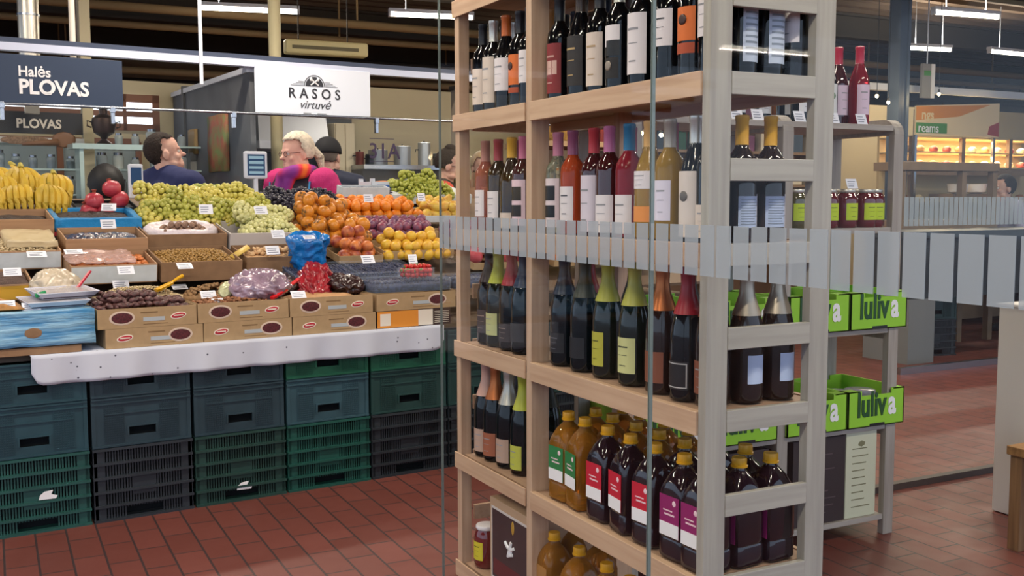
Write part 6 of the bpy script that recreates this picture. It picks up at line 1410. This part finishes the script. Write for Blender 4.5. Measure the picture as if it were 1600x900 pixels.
# brown wooden rack in front of it, and frosted strip screen
Y3 = 6.6
for (v0, v1, nm) in ((252, 268, 'upper'), (345, 358, 'lower')):
    pass
a, b_ = aty(1412, 252, Y3), aty(1562, 268, Y3); c_, d_ = aty(1412, 345, Y3), aty(1550, 358, Y3)
t = thing('wooden_rack', 'brown wooden rack with two thick boards below the bakery poster', 'rack', (a.x, Y3, 0)); w_ = b_.x-a.x
MB().box(0, w_, 0, .35, b_.z, a.z).done('upper_board', M_dw, t, bevel=.004); MB().box(0, w_, 0, .35, d_.z, c_.z).done('lower_board', M_dw, t, bevel=.004)
for x in (0, w_*.62, w_-.06): MB().box(x, x+.06, .02, .08, 0, b_.z).done('post', M_dw, t)
a, b_ = aty(1412, 308, 5.6), aty(1590, 350, 5.6)
t = thing('glass_screen', 'far glass screen with a frosted striped band before the brown wooden rack', 'glass screen', (a.x, 5.6, 0)); w_ = b_.x-a.x+1.2
MB().box(0, w_, 0, .006, .05, 2.3).done('glass_sheet', M_pane, t); b = MB(); x = .01
while x < w_: b.box(x, x+.046, -.0014, -.0002, b_.z, a.z); x += .054
b.done('frosted_band', M_frost, t); MB().box(0, w_, -.02, .025, 0, .05).done('floor_channel', M_steel, t)
# white bowls and hanging packs, dark counter
for k, (u, v) in enumerate(((1496, 303), (1525, 303))):
    P = aty(u, v, Y2-.4); t = MB().lathe([(.05, 0), (.09, .02), (.10, .09), (.105, .1), (.001, .095)], 20).done('white_bowl', M_white, smooth='auto', loc=(P.x, Y2-.4, P.z)); tag(t, 'white bowl on the shelf below the bakery cabinet, %s of two' % ('left', 'right')[k], 'bowl')
P0, P1 = aty(1470, 303, Y2-.4), aty(1560, 310, Y2-.4)
tag(MB().box(0, P1.x-P0.x, -.15, .15, -.03, 0).box(0, .04, -.15, -.11, -P0.z, -.03).box(P1.x-P0.x-.04, P1.x-P0.x, -.15, -.11, -P0.z, -.03).done('low_table', M_dw, loc=(P0.x, Y2-.4, P0.z)), 'brown table carrying the two white bowls', 'table')
a, b_ = aty(1424, 362, 5.9), aty(1640, 395, 5.9)
t = thing('dark_counter', 'dark slate counter with a grey side panel right of the green cartons', 'counter', (a.x, 5.9, 0)); w_ = b_.x-a.x+1.5
MB().box(-.02, w_, -.02, .5, a.z-.06, a.z).done('top', mat('slate_top', '3c4046', .5), t, bevel=.004); MB().box(0, w_, 0, .48, a.z-.55, a.z-.06).done('front', mat('slate_front', '34383e', .6), t)
MB().box(0, .3, .0, .48, 0, a.z-.55).done('grey_side', mat('grey_side', '77787a', .6), t)
MB().box(w_-.1, w_, .0, .48, 0, a.z-.55).done('leg_panel', mat('grey_side', '77787a', .6), t)
for k, (u, v, h_, c) in enumerate(((1461, 552, .31, '22403e'), (1461, 552, .21, '22403e'))):
    P = atz(1461, 556, 0); crate('ribbed' if k == 0 else 'solid', .312 if k == 0 else .212, CE if k == 0 else '22403e', ('dark grey' if k == 0 else 'dark teal')+' plastic crate far right behind the green cartons, '+('lower' if k == 0 else 'upper'), 0, 0, 0)
    o = [q for q in bpy.data.objects if q.get('label', '').endswith('green cartons, '+('lower' if k == 0 else 'upper'))][0]; o.location = (P.x, P.y, k*.3125); o.rotation_euler = (0, 0, -.2)
tag(MB().box(-.14, .14, .12, .4, 0, .06).noise(.01, 12).done('blue_bag', mat('vivid_blue_film', '1478c8', .3), smooth=True, loc=(P.x, P.y, .525)), 'small blue plastic bag on the far dark crates', 'bag')
# shopper in pale lilac
person('person in a pale lilac shirt bending by the bakery stall at the far right', (aty(1586, 300, 6.9).x, 6.85, 0), 1.2, H=.88, top=mat('lilac_shirt', 'a8a4c0', .8), top_name='shirt', hairf=haircut(M_hair), lean=.15)
# white cupboard and wooden stool at the right edge
P = atz(1549, 798, 0); zc2 = aty(1556, 478, P.y).z
t = thing('white_cabinet', 'tall plain white cabinet at the right picture edge', 'cabinet', (P.x, P.y-.4, 0), (0, 0, .0))
MB().box(0, .55, 0, .40, .004, zc2).done('body', mat('cabinet_white', 'cfcac6', .5), t, bevel=.004); MB().box(-.006, .556, -.006, .406, zc2, zc2+.012).done('top', mat('cabinet_white', 'cfcac6', .5), t, bevel=.002); MB().box(.004, .546, -.004, 0, .03, zc2-.02).done('door', mat('cabinet_white2', 'd3cec9', .5), t, bevel=.002)
P = atz(1573, 857, 0); zs = aty(1573, 697, P.y).z
t = thing('wooden_stool', 'square brown wooden stool cut by the right picture edge', 'stool', (P.x, P.y-.33, 0)); M_st = wood('stool_wood', '9c7448', '7c5834', 0, .5)
MB().box(-.012, .36, -.012, .34, zs-.035, zs).done('seat', M_st, t, bevel=.003)
for x in (0, .30):
    for y in (0, .28): MB().box(x, x+.05, y, y+.05, 0, zs-.035).done('leg', wood('stool_leg', '8c6a48', '6c4e34', 2, .5), t, bevel=.002)
MB().box(.05, .30, .005, .03, zs-.1, zs-.035).box(.05, .30, .30, .325, zs-.1, zs-.035).done('apron', M_st, t)
# ---- mid background seen through the bottle rack: warm lit shop
YM = 8.6
struct(MB().box(5.0, 8.4, 0, .1, 0, 2.6).done('wall_shop', mat('brown_shop_wall', '6f5440', .8, var=.3, vs=3), loc=(0, YM+.5, 0)))
for j, z in enumerate((1.15, 1.5, 1.85, 2.2)):
    tag(MB().box(5.1, 8.3, 0, .3, -.03, 0).box(5.1, 5.14, 0, .3, -(1.15 if j == 0 else .35), -.03).box(8.26, 8.3, 0, .3, -(1.15 if j == 0 else .35), -.03).done('shop_shelf', M_dw, loc=(0, YM, z)), 'brown wooden shop shelf seen through the rack, %s of four' % ('lowest', 'second', 'third', 'highest')[j], 'shelf')
    for i in range(14):
        c = ('b8402c', 'd08a3c', '2c5a44', 'c9bfa8', '6c3c5c', '3c4c5c', 'a8703c')[rnd.randrange(7)]; nm = {'b8402c': 'red', 'd08a3c': 'orange', '2c5a44': 'green', 'c9bfa8': 'cream', '6c3c5c': 'purple', '3c4c5c': 'slate', 'a8703c': 'brown'}[c]; hh = rnd.uniform(.14, .24)
        t = MB().box(-.07, .07, -.05, .05, 0, hh).box(-.03, .03, -.02, .02, hh, hh+.03).done('food_package', cm(c, .6), loc=(5.25+i*.225, YM+.14, z), bevel=.008)
        tag(t, '%s packet on the %s shop shelf seen through the rack' % (nm, ('lowest', 'second', 'third', 'highest')[j]), 'package', '%s packets on the %s shop shelf' % (nm, ('lowest', 'second', 'third', 'highest')[j]))
for k, (u, v) in enumerate(((953, 217), (1002, 208), (1033, 211), (1083, 208), (1388, 160), (1467, 147), (1370, 150))):
    y = 6.4 if k < 4 else 7.0
    P = aty(u, v, y); t = thing('pendant_bulb', 'small glowing round bulb, %s counted from the left' % ('first', 'second', 'third', 'fourth', 'sixth', 'seventh', 'fifth')[k], 'bulb', P)
    ld = bpy.data.lights.new('bulb_light', 'POINT'); ld.energy = 2.5; ld.color = (1, .75, .45); ld.shadow_soft_size = .03; lo = bpy.data.objects.new('bulb_light', ld); COL.objects.link(lo); lo.parent = t; lo.location = (0, 0, -.03)
    MB().sph((0, 0, 0), .016, 2).done('bulb', mat('warm_bulb', 'ffffff', .5, emit='ffdca0', es=9), t, smooth=True); MB().lathe([(.010, .014), (.010, .04), (.003, .045)], 10).tube([(0, 0, .05), (0, 0, 3.88-P.z)], .003, 5).done('cord', M_blackp, t)
# woven basket and counter between rack and far shop
P = aty(884, 224, 7.2)
tag(MB().lathe([(.2, 0), (.26, .08), (.27, .12), (.25, .12), (.001, .1)], 24).done('wicker_basket', mat('wicker', 'b08a4c', .8, var=.4, vs=60, bump=.6, bs=80), smooth='auto', loc=(P.x, 7.2, P.z)), 'wide wicker basket high on a shelf seen through the rack', 'basket')
tag(MB().box(-.4, .4, -.3, .3, -.04, 0).box(-.4, -.36, -.3, -.26, -P.z, -.04).box(.36, .4, -.3, -.26, -P.z, -.04).done('basket_stand', M_dw, loc=(P.x, 7.2, P.z)), 'tall brown stand carrying the wicker basket', 'stand')
bpy.context.view_layer.update()
